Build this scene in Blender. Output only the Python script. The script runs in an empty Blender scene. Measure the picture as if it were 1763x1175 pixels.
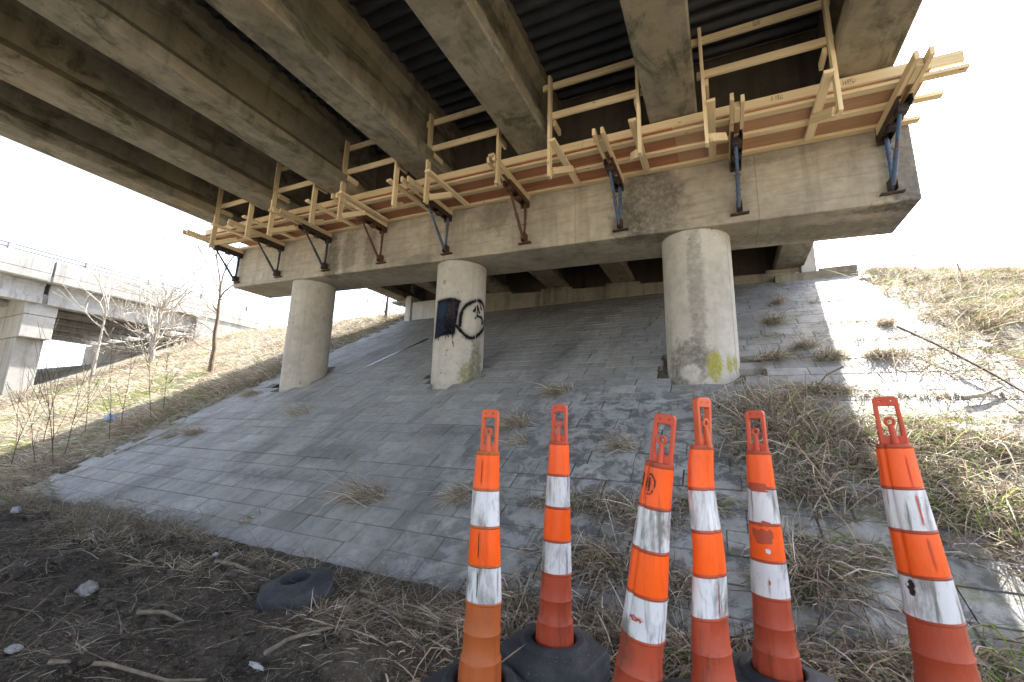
import bpy, bmesh, math, random
import numpy as np
from mathutils import Vector, Matrix

random.seed(7)
RNG = np.random.default_rng(11)
S = bpy.context.scene
C = S.collection
R = math.radians

# ------------------------------------------------------------------ camera, sky, sun, exposure
cam_d = bpy.data.cameras.new("camera")
cam = bpy.data.objects.new("camera", cam_d)
C.objects.link(cam)
yaw, pit, rol = -0.46103, 0.19615, 0.025265
f_ = Vector((math.sin(yaw) * math.cos(pit), math.cos(yaw) * math.cos(pit), math.sin(pit)))
r0 = Vector((math.cos(yaw), -math.sin(yaw), 0))
u0 = r0.cross(f_)
r_ = r0 * math.cos(rol) + u0 * math.sin(rol)
u_ = -r0 * math.sin(rol) + u0 * math.cos(rol)
cam.matrix_world = Matrix(((r_.x, u_.x, -f_.x, 0), (r_.y, u_.y, -f_.y, 0), (r_.z, u_.z, -f_.z, 0), (0, 0, 0, 1)))
cam_d.sensor_width = 36
cam_d.lens = 734.2 * 36 / 1763
cam_d.clip_start = 0.05
cam_d.clip_end = 3000
cam_d.dof.use_dof = True
cam_d.dof.focus_distance = 6.0
cam_d.dof.aperture_fstop = 3.5
S.camera = cam

SUN = Vector((0.26, 0.95, 1.0)).normalized()
elev = math.asin(SUN.z)
azim = math.atan2(SUN.x, SUN.y)
w = bpy.data.worlds.new("World")
S.world = w
w.use_nodes = True
nt = w.node_tree
sky = nt.nodes.new("ShaderNodeTexSky")
sky.sky_type = 'NISHITA'
sky.sun_disc = False
sky.sun_elevation = elev
sky.sun_rotation = azim
sky.air_density = 1.0
sky.dust_density = 2.5
bg = nt.nodes["Background"]
bg.inputs[1].default_value = 0.15
# thin bright cloud over most of the sky
tc = nt.nodes.new("ShaderNodeTexCoord"); cn = nt.nodes.new("ShaderNodeTexNoise"); cn.inputs["Scale"].default_value = 3.0; cn.inputs["Detail"].default_value = 7
cn.inputs["Roughness"].default_value = .6
nt.links.new(tc.outputs["Generated"], cn.inputs["Vector"])
mr = nt.nodes.new("ShaderNodeMapRange"); mr.inputs[1].default_value = .35; mr.inputs[2].default_value = .6; mr.inputs[3].default_value = .0; mr.inputs[4].default_value = .6
nt.links.new(cn.outputs["Fac"], mr.inputs[0])
bw = nt.nodes.new("ShaderNodeRGBToBW"); nt.links.new(sky.outputs[0], bw.inputs[0])
cm = nt.nodes.new("ShaderNodeMix"); cm.data_type = 'RGBA'
nt.links.new(mr.outputs[0], cm.inputs[0]); nt.links.new(sky.outputs[0], cm.inputs[6])
lift = nt.nodes.new("ShaderNodeMath"); lift.operation = 'MULTIPLY'; lift.inputs[1].default_value = 1.12
nt.links.new(bw.outputs[0], lift.inputs[0]); nt.links.new(lift.outputs[0], cm.inputs[7])
nt.links.new(cm.outputs[2], bg.inputs[0])
sun_d = bpy.data.lights.new("sun", 'SUN')
sun_d.energy = 5.0
sun_d.angle = R(0.5)
sun_d.color = (1.0, 0.95, 0.87)
sun = bpy.data.objects.new("sun", sun_d)
sun.rotation_euler = (-SUN).to_track_quat('-Z', 'Y').to_euler()
C.objects.link(sun)
S.view_settings.view_transform = 'Standard'
S.view_settings.look = 'None'
S.view_settings.exposure = 2.6
S.view_settings.gamma = 1.0
S.render.engine = 'CYCLES'
S.cycles.max_bounces = 8
S.cycles.diffuse_bounces = 4
S.cycles.use_denoising = True

TS, TG = -0.04245, -0.01375          # cross fall and long fall of the bridge

# ------------------------------------------------------------------ numpy noise
def _h(ix, iy, s):
    n = (ix * 374761393 + iy * 668265263 + s * 974711) & 0xFFFFFFFF
    n = ((n ^ (n >> 13)) * 1274126177) & 0xFFFFFFFF
    return ((n ^ (n >> 16)) & 0xFFFF) / 65535.0

def vnoise(x, y, s=0):
    x = np.asarray(x, float); y = np.asarray(y, float)
    ix = np.floor(x).astype(np.int64); iy = np.floor(y).astype(np.int64)
    fx = x - ix; fy = y - iy
    fx = fx * fx * (3 - 2 * fx); fy = fy * fy * (3 - 2 * fy)
    a = _h(ix, iy, s); b = _h(ix + 1, iy, s); c = _h(ix, iy + 1, s); d = _h(ix + 1, iy + 1, s)
    return (a * (1 - fx) + b * fx) * (1 - fy) + (c * (1 - fx) + d * fx) * fy

def fbm(x, y, s=0, o=4):
    t = 0; a = 0.5
    for k in range(o):
        t = t + a * (vnoise(x * 2 ** k, y * 2 ** k, s + k) - 0.5); a *= 0.55
    return t

def sstep(a, b, x):
    t = np.clip((np.asarray(x, float) - a) / (b - a), 0, 1)
    return t * t * (3 - 2 * t)

# ------------------------------------------------------------------ terrain height
PA, PB = 0.63 - 0.55 * 5.9, 0.55     # slope paving plane z = PA + PB*y
def paved(x, y):
    xl = -9.25 - 0.04 * (y - 2.7) + 0.25 * (vnoise(y * 1.3, y * 0, 5) - .5)
    xr = 2.75 + 0.3 * (vnoise(y * 1.1, y * 0, 9) - .5)
    return sstep(-0.25, 0.0, x - xl) * sstep(-0.25, 0.0, xr - x)

def mud_level(x, y):
    near_toe = np.exp(-((y - 2.75) / .45) ** 2)
    z = -1.135 + 0.16 * fbm(x * 0.9, y * 0.9, 3, 3) * (1 - near_toe)
    fine = sstep(-9, -6, x) * sstep(-1, 0.5, y) * (1 - sstep(-1.4, -0.7, x))
    z = z + fine * (1 - .75 * near_toe) * (0.12 * fbm(x * 3.5, y * 3.5, 21, 4) + 0.08 * np.abs(fbm(x * 10, y * 10, 31, 3)))
    for mx, my, h, r in ((-2.0, 1.85, .10, .3), (-1.55, 1.62, .10, .3), (-2.75, 1.25, .10, .35), (-4.4, 1.35, .10, .6), (-1.3, 2.15, .05, .3),
                         (-3.6, 1.5, -.09, .5), (-2.3, 1.35, -.09, .3), (-5.5, 1.7, -.06, .5)):
        z = z + h * np.exp(-((x - mx) ** 2 + (y - my) ** 2) / (r * r))
    z = z + 0.06 * sstep(-1.2, 0.2, x) * sstep(1.2, 2.2, y)
    return z

def H(x, y):
    x = np.asarray(x, float); y = np.asarray(y, float)
    p = paved(x, y)
    zs = PA + PB * y - 0.10 * p + (1 - p) * (0.03 + 0.16 * fbm(x * 0.8, y * 0.8, 41, 3) + (0.10 + .14 * sstep(0, 2, x)) * fbm(x * 2.6, y * 2.6, 47, 3))
    zl = 4.15 + 0.25 * fbm(x * .4, y * .4, 51, 2)
    zl = zl - 2.0 * sstep(-22.5, -25.5, x)
    zr = np.maximum(3.62 - 0.36 * np.maximum(x - 2.7, 0), 0.4) + 0.15 * fbm(x * .7, y * .7, 55, 2)
    t = sstep(-1.0, 1.2, x)
    zp = zl * (1 - t) + zr * t
    inside = sstep(-9.6, -9.0, x) * (1 - sstep(1.6, 2.1, x)) * sstep(11.0, 11.6, y)
    zp = zp + inside * 1.0
    zs = np.where(zs > zp - .25, zp - .25 + .25 * (1 - np.exp(-(zs - zp + .25) / .25)), zs)
    zm = mud_level(x, y)
    k = 0.05
    return k * np.logaddexp(zm / k, zs / k)

# ------------------------------------------------------------------ mesh builder
class MB:
    def __init__(s):
        s.v = []; s.f = []; s.uv = []; s.col = None
    def quadbox(s, P, uvs=None):
        """8 corner points, bottom ring 0-3 then top ring 4-7"""
        o = len(s.v); s.v += [tuple(p) for p in P]
        for q in ((3, 2, 1, 0), (4, 5, 6, 7), (0, 1, 5, 4), (1, 2, 6, 5), (2, 3, 7, 6), (3, 0, 4, 7)):
            s.f.append(tuple(o + i for i in q)); s.uv.append(None)
    def box(s, x0, x1, y0, y1, z0, z1, shear=0.0, long=0.0):
        P = []
        for z in (z0, z1):
            for x, y in ((x0, y0), (x1, y0), (x1, y1), (x0, y1)):
                P.append((x, y, z + shear * x + long * y))
        s.quadbox(P)
    def bar(s, a, b, wx, hz, up=(0, 0, 1)):
        """lumber: runs a->b, wx across, hz along up; uv u = along in metres"""
        a = Vector(a); b = Vector(b); d = (b - a); L = d.length; d.normalize()
        side = d.cross(Vector(up)).normalized(); upv = side.cross(d).normalized()
        o = len(s.v); off = random.uniform(0, 60); ov = random.uniform(0, 60)
        for p in (a, b):
            for sx, sz in ((-1, -1), (1, -1), (1, 1), (-1, 1)):
                s.v.append(tuple(p + side * sx * wx / 2 + upv * sz * hz / 2))
        per = [0, wx, wx + hz, 2 * wx + hz, 2 * (wx + hz)]
        for i in range(4):
            j = (i + 1) % 4
            s.f.append((o + i, o + j, o + 4 + j, o + 4 + i))
            s.uv.append(((off, ov + per[i]), (off, ov + per[i + 1]), (off + L, ov + per[i + 1]), (off + L, ov + per[i])))
        s.f.append((o + 3, o + 2, o + 1, o)); s.uv.append(((off, ov), (off + .01, ov), (off + .01, ov + wx), (off, ov + wx)))
        s.f.append((o + 4, o + 5, o + 6, o + 7)); s.uv.append(((off, ov), (off + .01, ov), (off + .01, ov + wx), (off, ov + wx)))
    def tube(s, pts, rads, n=8, cap=True):
        pts = [Vector(p) for p in pts]
        prev = None
        o = len(s.v)
        t0 = (pts[1] - pts[0]).normalized()
        ref = Vector((0, 0, 1)) if abs(t0.z) < .9 else Vector((1, 0, 0))
        nrm = t0.cross(ref).normalized()
        for i, p in enumerate(pts):
            t = (pts[min(i + 1, len(pts) - 1)] - pts[max(i - 1, 0)]).normalized()
            nrm = (nrm - t * nrm.dot(t)).normalized()
            bi = t.cross(nrm)
            for k in range(n):
                a = 2 * math.pi * k / n
                s.v.append(tuple(p + (nrm * math.cos(a) + bi * math.sin(a)) * rads[i]))
        for i in range(len(pts) - 1):
            for k in range(n):
                k2 = (k + 1) % n
                s.f.append((o + i * n + k, o + i * n + k2, o + (i + 1) * n + k2, o + (i + 1) * n + k)); s.uv.append(None)
        if cap:
            s.f.append(tuple(o + k for k in reversed(range(n)))); s.uv.append(None)
            s.f.append(tuple(o + (len(pts) - 1) * n + k for k in range(n))); s.uv.append(None)
    def lathe(s, prof, n=48, fn=None, closed=True):
        """prof: (r,z) list; fn(r,a,z)->(x,y,z)"""
        o = len(s.v)
        fn = fn or (lambda r, a, z: (r * math.cos(a), r * math.sin(a), z))
        for r, z in prof:
            for k in range(n):
                s.v.append(fn(r, 2 * math.pi * k / n, z))
        for i in range(len(prof) - 1):
            for k in range(n):
                k2 = (k + 1) % n
                s.f.append((o + i * n + k, o + i * n + k2, o + (i + 1) * n + k2, o + (i + 1) * n + k)); s.uv.append(None)
        if closed:
            s.f.append(tuple(o + k for k in reversed(range(n)))); s.uv.append(None)
            s.f.append(tuple(o + (len(prof) - 1) * n + k for k in range(n))); s.uv.append(None)
    def extrude(s, poly, y0, y1, fn=None):
        """poly of (x,z) swept along y"""
        o = len(s.v); n = len(poly)
        fn = fn or (lambda x, y, z: (x, y, z))
        for y in (y0, y1):
            for x, z in poly: s.v.append(tuple(fn(x, y, z)))
        for i in range(n):
            j = (i + 1) % n
            s.f.append((o + i, o + j, o + n + j, o + n + i)); s.uv.append(None)
        s.f.append(tuple(o + i for i in reversed(range(n)))); s.uv.append(None)
        s.f.append(tuple(o + n + i for i in range(n))); s.uv.append(None)
    def build(s, name, mat, parent=None, smooth=False, bevel=0, seg=1, loc=None):
        me = bpy.data.meshes.new(name)
        base = Vector((0, 0, 0))
        if parent is not None: base = world_loc(parent)
        if loc is not None: base = Vector(loc)
        me.from_pydata([(x - base.x, y - base.y, z - base.z) for x, y, z in s.v], [], s.f)
        if any(u for u in s.uv):
            ul = me.uv_layers.new(name="UVMap")
            k = 0
            for f, u in zip(s.f, s.uv):
                for i in range(len(f)):
                    if u: ul.data[k].uv = u[i]
                    k += 1
        if s.col is not None:
            ca = me.color_attributes.new("tint", 'FLOAT_COLOR', 'POINT')
            ca.data.foreach_set("color", np.asarray(s.col, np.float32).ravel())
        bm = bmesh.new(); bm.from_mesh(me); bmesh.ops.recalc_face_normals(bm, faces=bm.faces); bm.to_mesh(me); bm.free()
        return link(name, me, mat, parent, smooth, bevel, seg, base)

def world_loc(o):
    v = Vector(o.location)
    while o.parent is not None:
        o = o.parent; v = v + Vector(o.location)
    return v

def link(name, me, mat, parent=None, smooth=False, bevel=0, seg=1, base=Vector((0, 0, 0))):
    o = bpy.data.objects.new(name, me); C.objects.link(o)
    if mat is not None: me.materials.append(mat)
    if parent is not None:
        o.parent = parent
        o.location = base - world_loc(parent)
    else:
        o.location = base
    if smooth:
        me.polygons.foreach_set("use_smooth", [True] * len(me.polygons))
        if smooth == 'auto':
            bm = bmesh.new(); bm.from_mesh(me)
            for e in bm.edges:
                if len(e.link_faces) == 2 and e.calc_face_angle(0) > R(35): e.smooth = False
            bm.to_mesh(me); bm.free()
    if bevel:
        m = o.modifiers.new("bevel", 'BEVEL'); m.width = bevel; m.segments = seg; m.limit_method = 'ANGLE'; m.angle_limit = R(40)
    return o

def thing(name, label, cat, loc=(0, 0, 0), group=None):
    o = bpy.data.objects.new(name, None); C.objects.link(o)
    o.location = loc; o.empty_display_size = .2
    return tag(o, label, cat, group)

def tag(o, label=None, cat=None, group=None, kind=None):
    if label: o['label'] = label
    if cat: o['category'] = cat
    if group: o['group'] = group
    if kind: o['kind'] = kind
    return o

# ------------------------------------------------------------------ material helpers
class NT:
    def __init__(s, name):
        s.m = bpy.data.materials.new(name); s.m.use_nodes = True
        s.t = s.m.node_tree; s.b = s.t.nodes["Principled BSDF"]; s.out = s.t.nodes["Material Output"]
    def n(s, typ, **kw):
        x = s.t.nodes.new(typ)
        for k, v in kw.items():
            if isinstance(k, str) and hasattr(x, k): setattr(x, k, v)
        return x
    def l(s, a, b): s.t.links.new(a, b)
    def val(s, inp, v):
        if hasattr(v, "is_linked") or hasattr(v, "links"): s.l(v, inp)
        else: inp.default_value = v
    def math(s, op, a, b=0.0, c=None, clamp=False):
        x = s.n("ShaderNodeMath"); x.operation = op; x.use_clamp = clamp
        s.val(x.inputs[0], a); s.val(x.inputs[1], b)
        if c is not None: s.val(x.inputs[2], c)
        return x.outputs[0]
    def vmath(s, op, a, b):
        x = s.n("ShaderNodeVectorMath"); x.operation = op
        s.val(x.inputs[0], a); s.val(x.inputs[1], b)
        return x.outputs["Value"] if op in ('LENGTH', 'DOT_PRODUCT', 'DISTANCE') else x.outputs[0]
    def noise(s, vec, scale, detail=4, rough=.55, dist=0):
        x = s.n("ShaderNodeTexNoise"); x.inputs["Scale"].default_value = scale; x.inputs["Detail"].default_value = detail
        x.inputs["Roughness"].default_value = rough; x.inputs["Distortion"].default_value = dist
        s.l(vec, x.inputs["Vector"]); return x.outputs["Fac"]
    def scale(s, vec, sc): return s.vmath('MULTIPLY', vec, sc)
    def ramp(s, fac, a, b, lo=0.0, hi=1.0):
        x = s.n("ShaderNodeMapRange"); x.inputs[1].default_value = a; x.inputs[2].default_value = b
        x.inputs[3].default_value = lo; x.inputs[4].default_value = hi; s.l(fac, x.inputs[0]); return x.outputs[0]
    def mix(s, fac, a, b, mode='MIX'):
        x = s.n("ShaderNodeMix"); x.data_type = 'RGBA'; x.blend_type = mode
        s.val(x.inputs[0], fac)
        for i, v in ((6, a), (7, b)):
            if isinstance(v, tuple): x.inputs[i].default_value = (*v[:3], 1)
            else: s.l(v, x.inputs[i])
        return x.outputs[2]
    def pos(s): return s.n("ShaderNodeNewGeometry").outputs["Position"]
    def obj(s): return s.n("ShaderNodeTexCoord").outputs["Object"]
    def uv(s): return s.n("ShaderNodeTexCoord").outputs["UV"]
    def attr(s, nm):
        x = s.n("ShaderNodeAttribute"); x.attribute_name = nm; return x.outputs
    def bump(s, h, dist, strength=1.0, prev=None):
        x = s.n("ShaderNodeBump"); x.inputs["Distance"].default_value = dist; x.inputs["Strength"].default_value = strength
        s.l(h, x.inputs["Height"])
        if prev is not None: s.l(prev, x.inputs["Normal"])
        return x.outputs[0]
    def fin(s, col, rough=.8, normal=None, spec=.3, metal=0.0):
        if isinstance(col, tuple): s.b.inputs["Base Color"].default_value = (*col[:3], 1)
        else: s.l(col, s.b.inputs["Base Color"])
        s.val(s.b.inputs["Roughness"], rough)
        s.b.inputs["Specular IOR Level"].default_value = spec
        s.b.inputs["Metallic"].default_value = metal
        if normal is not None: s.l(normal, s.b.inputs["Normal"])
        return s.m

def blob(N, pos, c, r, wob=.6, soft=.22):
    """mask of a stain of its own shape: ellipsoid c,r broken up by noise"""
    d = N.vmath('SUBTRACT', pos, c)
    d = N.vmath('MULTIPLY', d, (1 / r[0], 1 / r[1], 1 / r[2]))
    L = N.vmath('LENGTH', d, (0, 0, 0))
    n = N.noise(pos, 1.6 / min(r), 8, .72, .4)
    e = N.math('ADD', L, N.math('MULTIPLY', N.math('SUBTRACT', n, .5), wob * 3.2))
    return N.math('MULTIPLY', N.ramp(e, 1.0 + soft, 1.0 - soft, 0, 1), N.ramp(N.noise(pos, 14, 6, .75), .36, .56, .35, 1))

def concrete(name, dark, light, streak=.35, blobs=(), green=0.0, bumpd=.004, boards=0.0, rough=.85, warm=None, seam=0.0):
    N = NT(name); p = N.pos()
    a = N.noise(p, .9, 5, .6); b = N.noise(p, 7, 6, .65); c = N.noise(p, 60, 3, .7)
    st = N.noise(N.scale(p, (5, 5, .35)), 1.0, 5, .6)
    f = N.math('ADD', N.math('MULTIPLY', a, .6), N.math('MULTIPLY', b, .4))
    col = N.mix(N.ramp(f, .35, .65), dark, light)
    if warm: col = N.mix(N.ramp(N.noise(p, .55, 3, .6, .8), .45, .7, 0, .8), col, warm)
    col = N.mix(N.math('MULTIPLY', N.ramp(st, .5, .72), streak), col, tuple(x * .32 for x in dark))
    col = N.mix(N.math('MULTIPLY', N.ramp(c, .58, .75), .35), col, tuple(x * .5 for x in dark))
    if green:
        g = N.noise(N.scale(p, (1, .45, 1)), 2.6, 7, .72, .9)
        col = N.mix(N.math('MULTIPLY', N.ramp(g, .52, .64), green), col, (.05, .052, .028))
    for bc, br, bcol, bs in blobs:
        col = N.mix(N.math('MULTIPLY', blob(N, p, bc, br), bs), col, bcol)
    if seam:
        sx = N.n("ShaderNodeSeparateXYZ"); N.l(p, sx.inputs[0])
        fr = N.math('FRACT', N.math('MULTIPLY_ADD', sx.outputs[0], 1 / seam, .27))
        col = N.mix(N.math('MULTIPLY', N.ramp(N.math('ABSOLUTE', N.math('SUBTRACT', fr, .5)), .004, .002), .35), col, (.08, .07, .06))
        hz = N.noise(N.scale(p, (1.2, 1.2, 14)), 1.0, 5, .65)
        col = N.mix(N.ramp(hz, .5, .68, 0, .4), col, tuple(x * .55 for x in dark))
    pits = N.ramp(N.noise(p, 25, 2, .5), .70, .78)
    nb = N.bump(c, bumpd)
    nb = N.bump(b, .012, .6, nb)
    nb = N.bump(pits, -.008, .8, nb)
    if boards:
        wv = N.n("ShaderNodeTexWave"); wv.bands_direction = 'Z'; wv.inputs["Scale"].default_value = 1.6; wv.inputs["Distortion"].default_value = 1
        N.l(p, wv.inputs["Vector"]); nb = N.bump(wv.outputs["Fac"], .004, boards, nb)
    return N.fin(col, rough, nb, .25)

M = {}
DK = (.03, .028, .026)
M['cap'] = concrete("cap_concrete", (.25, .215, .165), (.44, .39, .30), .35, [
    ((-.75, 5.87, 3.15), (.42, .35, .75), (.075, .065, .055), .75), ((-1.1, 5.87, 2.8), (.25, .3, .5), (.06, .05, .045), .6),
    ((2.12, 5.9, 3.0), (.28, 1.4, .9), (.11, .105, .11), .8), ((-7.2, 5.87, 3.3), (.22, .3, .5), (.07, .06, .05), .75), ((-6.7, 5.87, 3.4), (.2, .3, .45), (.09, .075, .06), .6),
    ((-6.1, 5.87, 3.4), (.18, .3, .4), (.08, .07, .05), .65), ((-3.3, 5.87, 3.5), (.3, .3, .3), (.09, .08, .05), .6),
    ((-4.9, 5.87, 2.95), (.35, .2, .12), (.10, .09, .075), .5), ((.8, 5.87, 3.5), (.6, .2, .10), (.13, .11, .08), .5), ((1.2, 6.5, 2.62), (1.0, .25, .1), (.08, .075, .06), .6), ((2.0, 6.0, 2.6), (.5, .12, .2), (.05, .045, .04), .8)], green=.15, boards=.35, seam=2.44)
M['girder'] = concrete("girder_concrete", (.15, .13, .095), (.33, .295, .225), .5, green=.75, bumpd=.003, warm=(.31, .25, .14))
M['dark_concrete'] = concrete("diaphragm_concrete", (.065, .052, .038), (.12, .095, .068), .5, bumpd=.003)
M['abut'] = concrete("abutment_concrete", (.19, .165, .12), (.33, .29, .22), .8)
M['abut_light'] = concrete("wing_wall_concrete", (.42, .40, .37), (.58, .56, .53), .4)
M['deck'] = concrete("deck_concrete", (.3, .29, .27), (.45, .43, .4), .3)
M['b2'] = concrete("far_bridge_concrete", (.22, .215, .20), (.33, .32, .305), .6)

def column_mat(name, blobs):
    N = NT(name); p = N.pos()
    a = N.noise(p, 1.1, 4, .6); b = N.noise(p, 9, 6, .65); c = N.noise(p, 70, 3, .7)
    f = N.math('ADD', N.math('MULTIPLY', a, .55), N.math('MULTIPLY', b, .45))
    col = N.mix(N.ramp(f, .36, .64), (.34, .31, .265), (.50, .46, .40))
    st = N.noise(N.scale(p, (7, 7, .3)), 1.0, 4, .6)
    col = N.mix(N.ramp(st, .54, .75, 0, .3), col, (.2, .17, .13))
    pit = N.ramp(N.noise(p, 16, 2, .4), .70, .76)
    col = N.mix(N.math('MULTIPLY', pit, .6), col, (.12, .1, .08))
    for bc, br, bcol, bs in blobs:
        col = N.mix(N.math('MULTIPLY', blob(N, p, bc, br), bs), col, bcol)
    nb = N.bump(c, .003); nb = N.bump(b, .008, .6, nb); nb = N.bump(pit, -.008, 1, nb)
    return N.fin(col, .82, nb, .25)

def cyl_pt(cx, th, z): return (cx + .455 * math.sin(th), 6.357 - .455 * math.cos(th), z)
COLX = (-8.228, -4.233, -0.227)
YEL = (.30, .27, .03)
colmats = [column_mat("column_concrete_plain", [(cyl_pt(COLX[0], .2, .55), (.4, .3, .07), (.15, .14, .12), .5)]),
           column_mat("column_concrete_mossy", [(cyl_pt(COLX[1], .95, .8), (.14, .14, .22), (.17, .165, .05), .8), (cyl_pt(COLX[1], 1.35, 1.0), (.12, .14, .45), (.11, .11, .06), .8),
                                                 (cyl_pt(COLX[1], -.13, 2.46), (.035, .05, .045), (.17, .14, .11), .8)]),
           column_mat("column_concrete_stained", [
               (cyl_pt(COLX[2], .0, 1.9), (.10, .14, 1.1), (.17, .15, .13), .6), (cyl_pt(COLX[2], -.45, .85), (.34, .2, .30), (.12, .108, .092), .8),
               (cyl_pt(COLX[2], -.27, .72), (.13, .12, .12), (.50, .46, .40), 1.0),
               (cyl_pt(COLX[2], .36, .80), (.095, .1, .19), YEL, 1.0), (cyl_pt(COLX[2], .80, .84), (.035, .06, .13), YEL, 1.0), (cyl_pt(COLX[2], 1.04, .86), (.035, .06, .1), YEL, .9)])]

def wood_mat(name, a, b, knots=True):
    N = NT(name); u = N.uv()
    g = N.noise(N.scale(u, (1.2, 34, 1)), 1.0, 5, .6, .5)
    t = N.noise(N.scale(u, (.05, .05, 1)), 1.0, 0)
    col = N.mix(N.ramp(g, .3, .7), a, b)
    col = N.mix(N.ramp(t, .35, .65, 0, .75), col, tuple(x * .62 for x in a))
    if knots:
        v = N.n("ShaderNodeTexVoronoi"); v.inputs["Scale"].default_value = 1; N.l(N.scale(u, (3.2, 9, 1)), v.inputs["Vector"])
        k = N.ramp(v.outputs["Distance"], .10, .05)
        col = N.mix(N.math('MULTIPLY', k, .8), col, (.16, .075, .03))
    return N.fin(col, .7, N.bump(g, .002), .3)
M['wood'] = wood_mat("new_lumber", (.64, .485, .27), (.84, .69, .45))
M['ply_tan'] = wood_mat("tan_plywood", (.48, .27, .15), (.66, .41, .25), False)  # same plywood as below, its better-lit right end put into the colour
M['ply'] = wood_mat("red_plywood", (.33, .13, .065), (.52, .25, .14), False)  # plywood with the redder cast of its lighting put into the colour

def metal_mat(name, col, rust):
    N = NT(name); p = N.obj()
    n = N.noise(p, 22, 5, .65); n2 = N.noise(p, 5, 3, .6)
    f = N.ramp(N.math('ADD', N.math('MULTIPLY', n, .6), N.math('MULTIPLY', n2, .4)), .56 - rust * .25, .64 - rust * .2)
    c = N.mix(f, col, (.085, .038, .02))
    return N.fin(c, .55, N.bump(n, .002), .4)
M['steel_blue'] = metal_mat("blue_painted_steel", (.045, .105, .19), .3)
M['steel_navy'] = metal_mat("dark_blue_steel", (.022, .04, .065), .1)
M['steel_rust'] = metal_mat("rusty_steel", (.075, .04, .025), .7)
M['steel_black'] = metal_mat("black_steel", (.02, .02, .024), .3)
M['rail'] = metal_mat("grey_railing_metal", (.25, .26, .29), .0)

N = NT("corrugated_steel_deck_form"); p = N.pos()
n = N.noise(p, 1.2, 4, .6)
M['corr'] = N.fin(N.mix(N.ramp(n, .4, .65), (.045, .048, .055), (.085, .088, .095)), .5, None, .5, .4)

# ------------------------------------------------------------------ ground
def axis(segs):
    out = []
    for a, b, st in segs:
        out += list(np.arange(a, b, st))
    out.append(segs[-1][1]); return np.array(out)
gx = axis([(-900, -100, 100), (-100, -40, 6), (-40, -13, .4), (-13, -7.2, .15), (-7.2, 2.4, .05), (2.4, 8, .15), (8, 20, 1), (20, 100, 10), (100, 900, 100)])
gy = axis([(-600, -60, 90), (-60, -4, 4), (-4, .5, .4), (.5, 3.2, .04), (3.2, 14, .14), (14, 30, 1), (30, 100, 10), (100, 900, 100)])
X, Y = np.meshgrid(gx, gy)
Z = H(X, Y)
nx, ny = len(gx), len(gy)
idx = np.arange(nx * ny).reshape(ny, nx)
faces = np.stack([idx[:-1, :-1], idx[:-1, 1:], idx[1:, 1:], idx[1:, :-1]], -1).reshape(-1, 4)

def np_mesh(name, verts, faces, col=None):
    """verts (n,3); faces list of arrays (m,k)"""
    me = bpy.data.meshes.new(name)
    me.vertices.add(len(verts)); me.vertices.foreach_set("co", np.asarray(verts, np.float32).ravel())
    li = np.concatenate([f.ravel() for f in faces]); cnt = np.concatenate([np.full(len(f), f.shape[1]) for f in faces])
    st = np.concatenate([[0], np.cumsum(cnt)[:-1]])
    me.loops.add(len(li)); me.loops.foreach_set("vertex_index", li.astype(np.int32))
    me.polygons.add(len(cnt)); me.polygons.foreach_set("loop_start", st.astype(np.int32)); me.polygons.foreach_set("loop_total", cnt.astype(np.int32))
    if col is not None:
        ca = me.color_attributes.new("tint", 'FLOAT_COLOR', 'POINT')
        c4 = np.ones((len(verts), 4), np.float32); c4[:, :3] = col
        ca.data.foreach_set("color", c4.ravel())
    me.update(calc_edges=True); me.validate()
    return me

N = NT("soil"); p = N.pos()
sx = N.n("ShaderNodeSeparateXYZ"); N.l(p, sx.inputs[0])
a = N.noise(p, 1.3, 5, .6); b = N.noise(p, 9, 6, .7); c = N.noise(p, 45, 4, .75)
f = N.math('ADD', N.math('MULTIPLY', a, .45), N.math('MULTIPLY', b, .55))
mud = N.mix(N.ramp(f, .40, .66), (.028, .022, .017), (.14, .112, .086))
mud = N.mix(N.ramp(c, .54, .68, 0, .8), mud, (.22, .185, .145))
mud = N.mix(N.ramp(N.noise(p, 150, 2, .6), .64, .70, 0, .8), mud, (.30, .28, .26))
grs = N.mix(N.ramp(b, .35, .65), (.12, .10, .07), (.40, .355, .275))
grs = N.mix(N.ramp(N.noise(p, 2.1, 4, .65), .56, .68, 0, .7), grs, (.10, .15, .03))
m_slope = N.ramp(N.math('ADD', sx.outputs[2], N.math('MULTIPLY', N.math('SUBTRACT', b, .5), .5)), -1.0, -.6)
far = N.math('MAXIMUM', N.ramp(sx.outputs[1], -1.5, -4.0), N.ramp(sx.outputs[0], -11.0, -14.0))
mud = N.mix(far, mud, N.mix(N.ramp(b, .35, .65), (.30, .27, .21), (.42, .38, .31)))  # mostly unseen outer ground, paled to bounce light up under the deck
col = N.mix(m_slope, mud, grs)
nb = N.bump(c, .02); nb = N.bump(b, .06, .8, nb)
M['soil'] = N.fin(col, .9, nb, .2)
ground = link("ground", np_mesh("ground", np.stack([X, Y, Z], -1).reshape(-1, 3), [faces]), M['soil'], smooth=True)
tag(ground, kind='structure')

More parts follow.
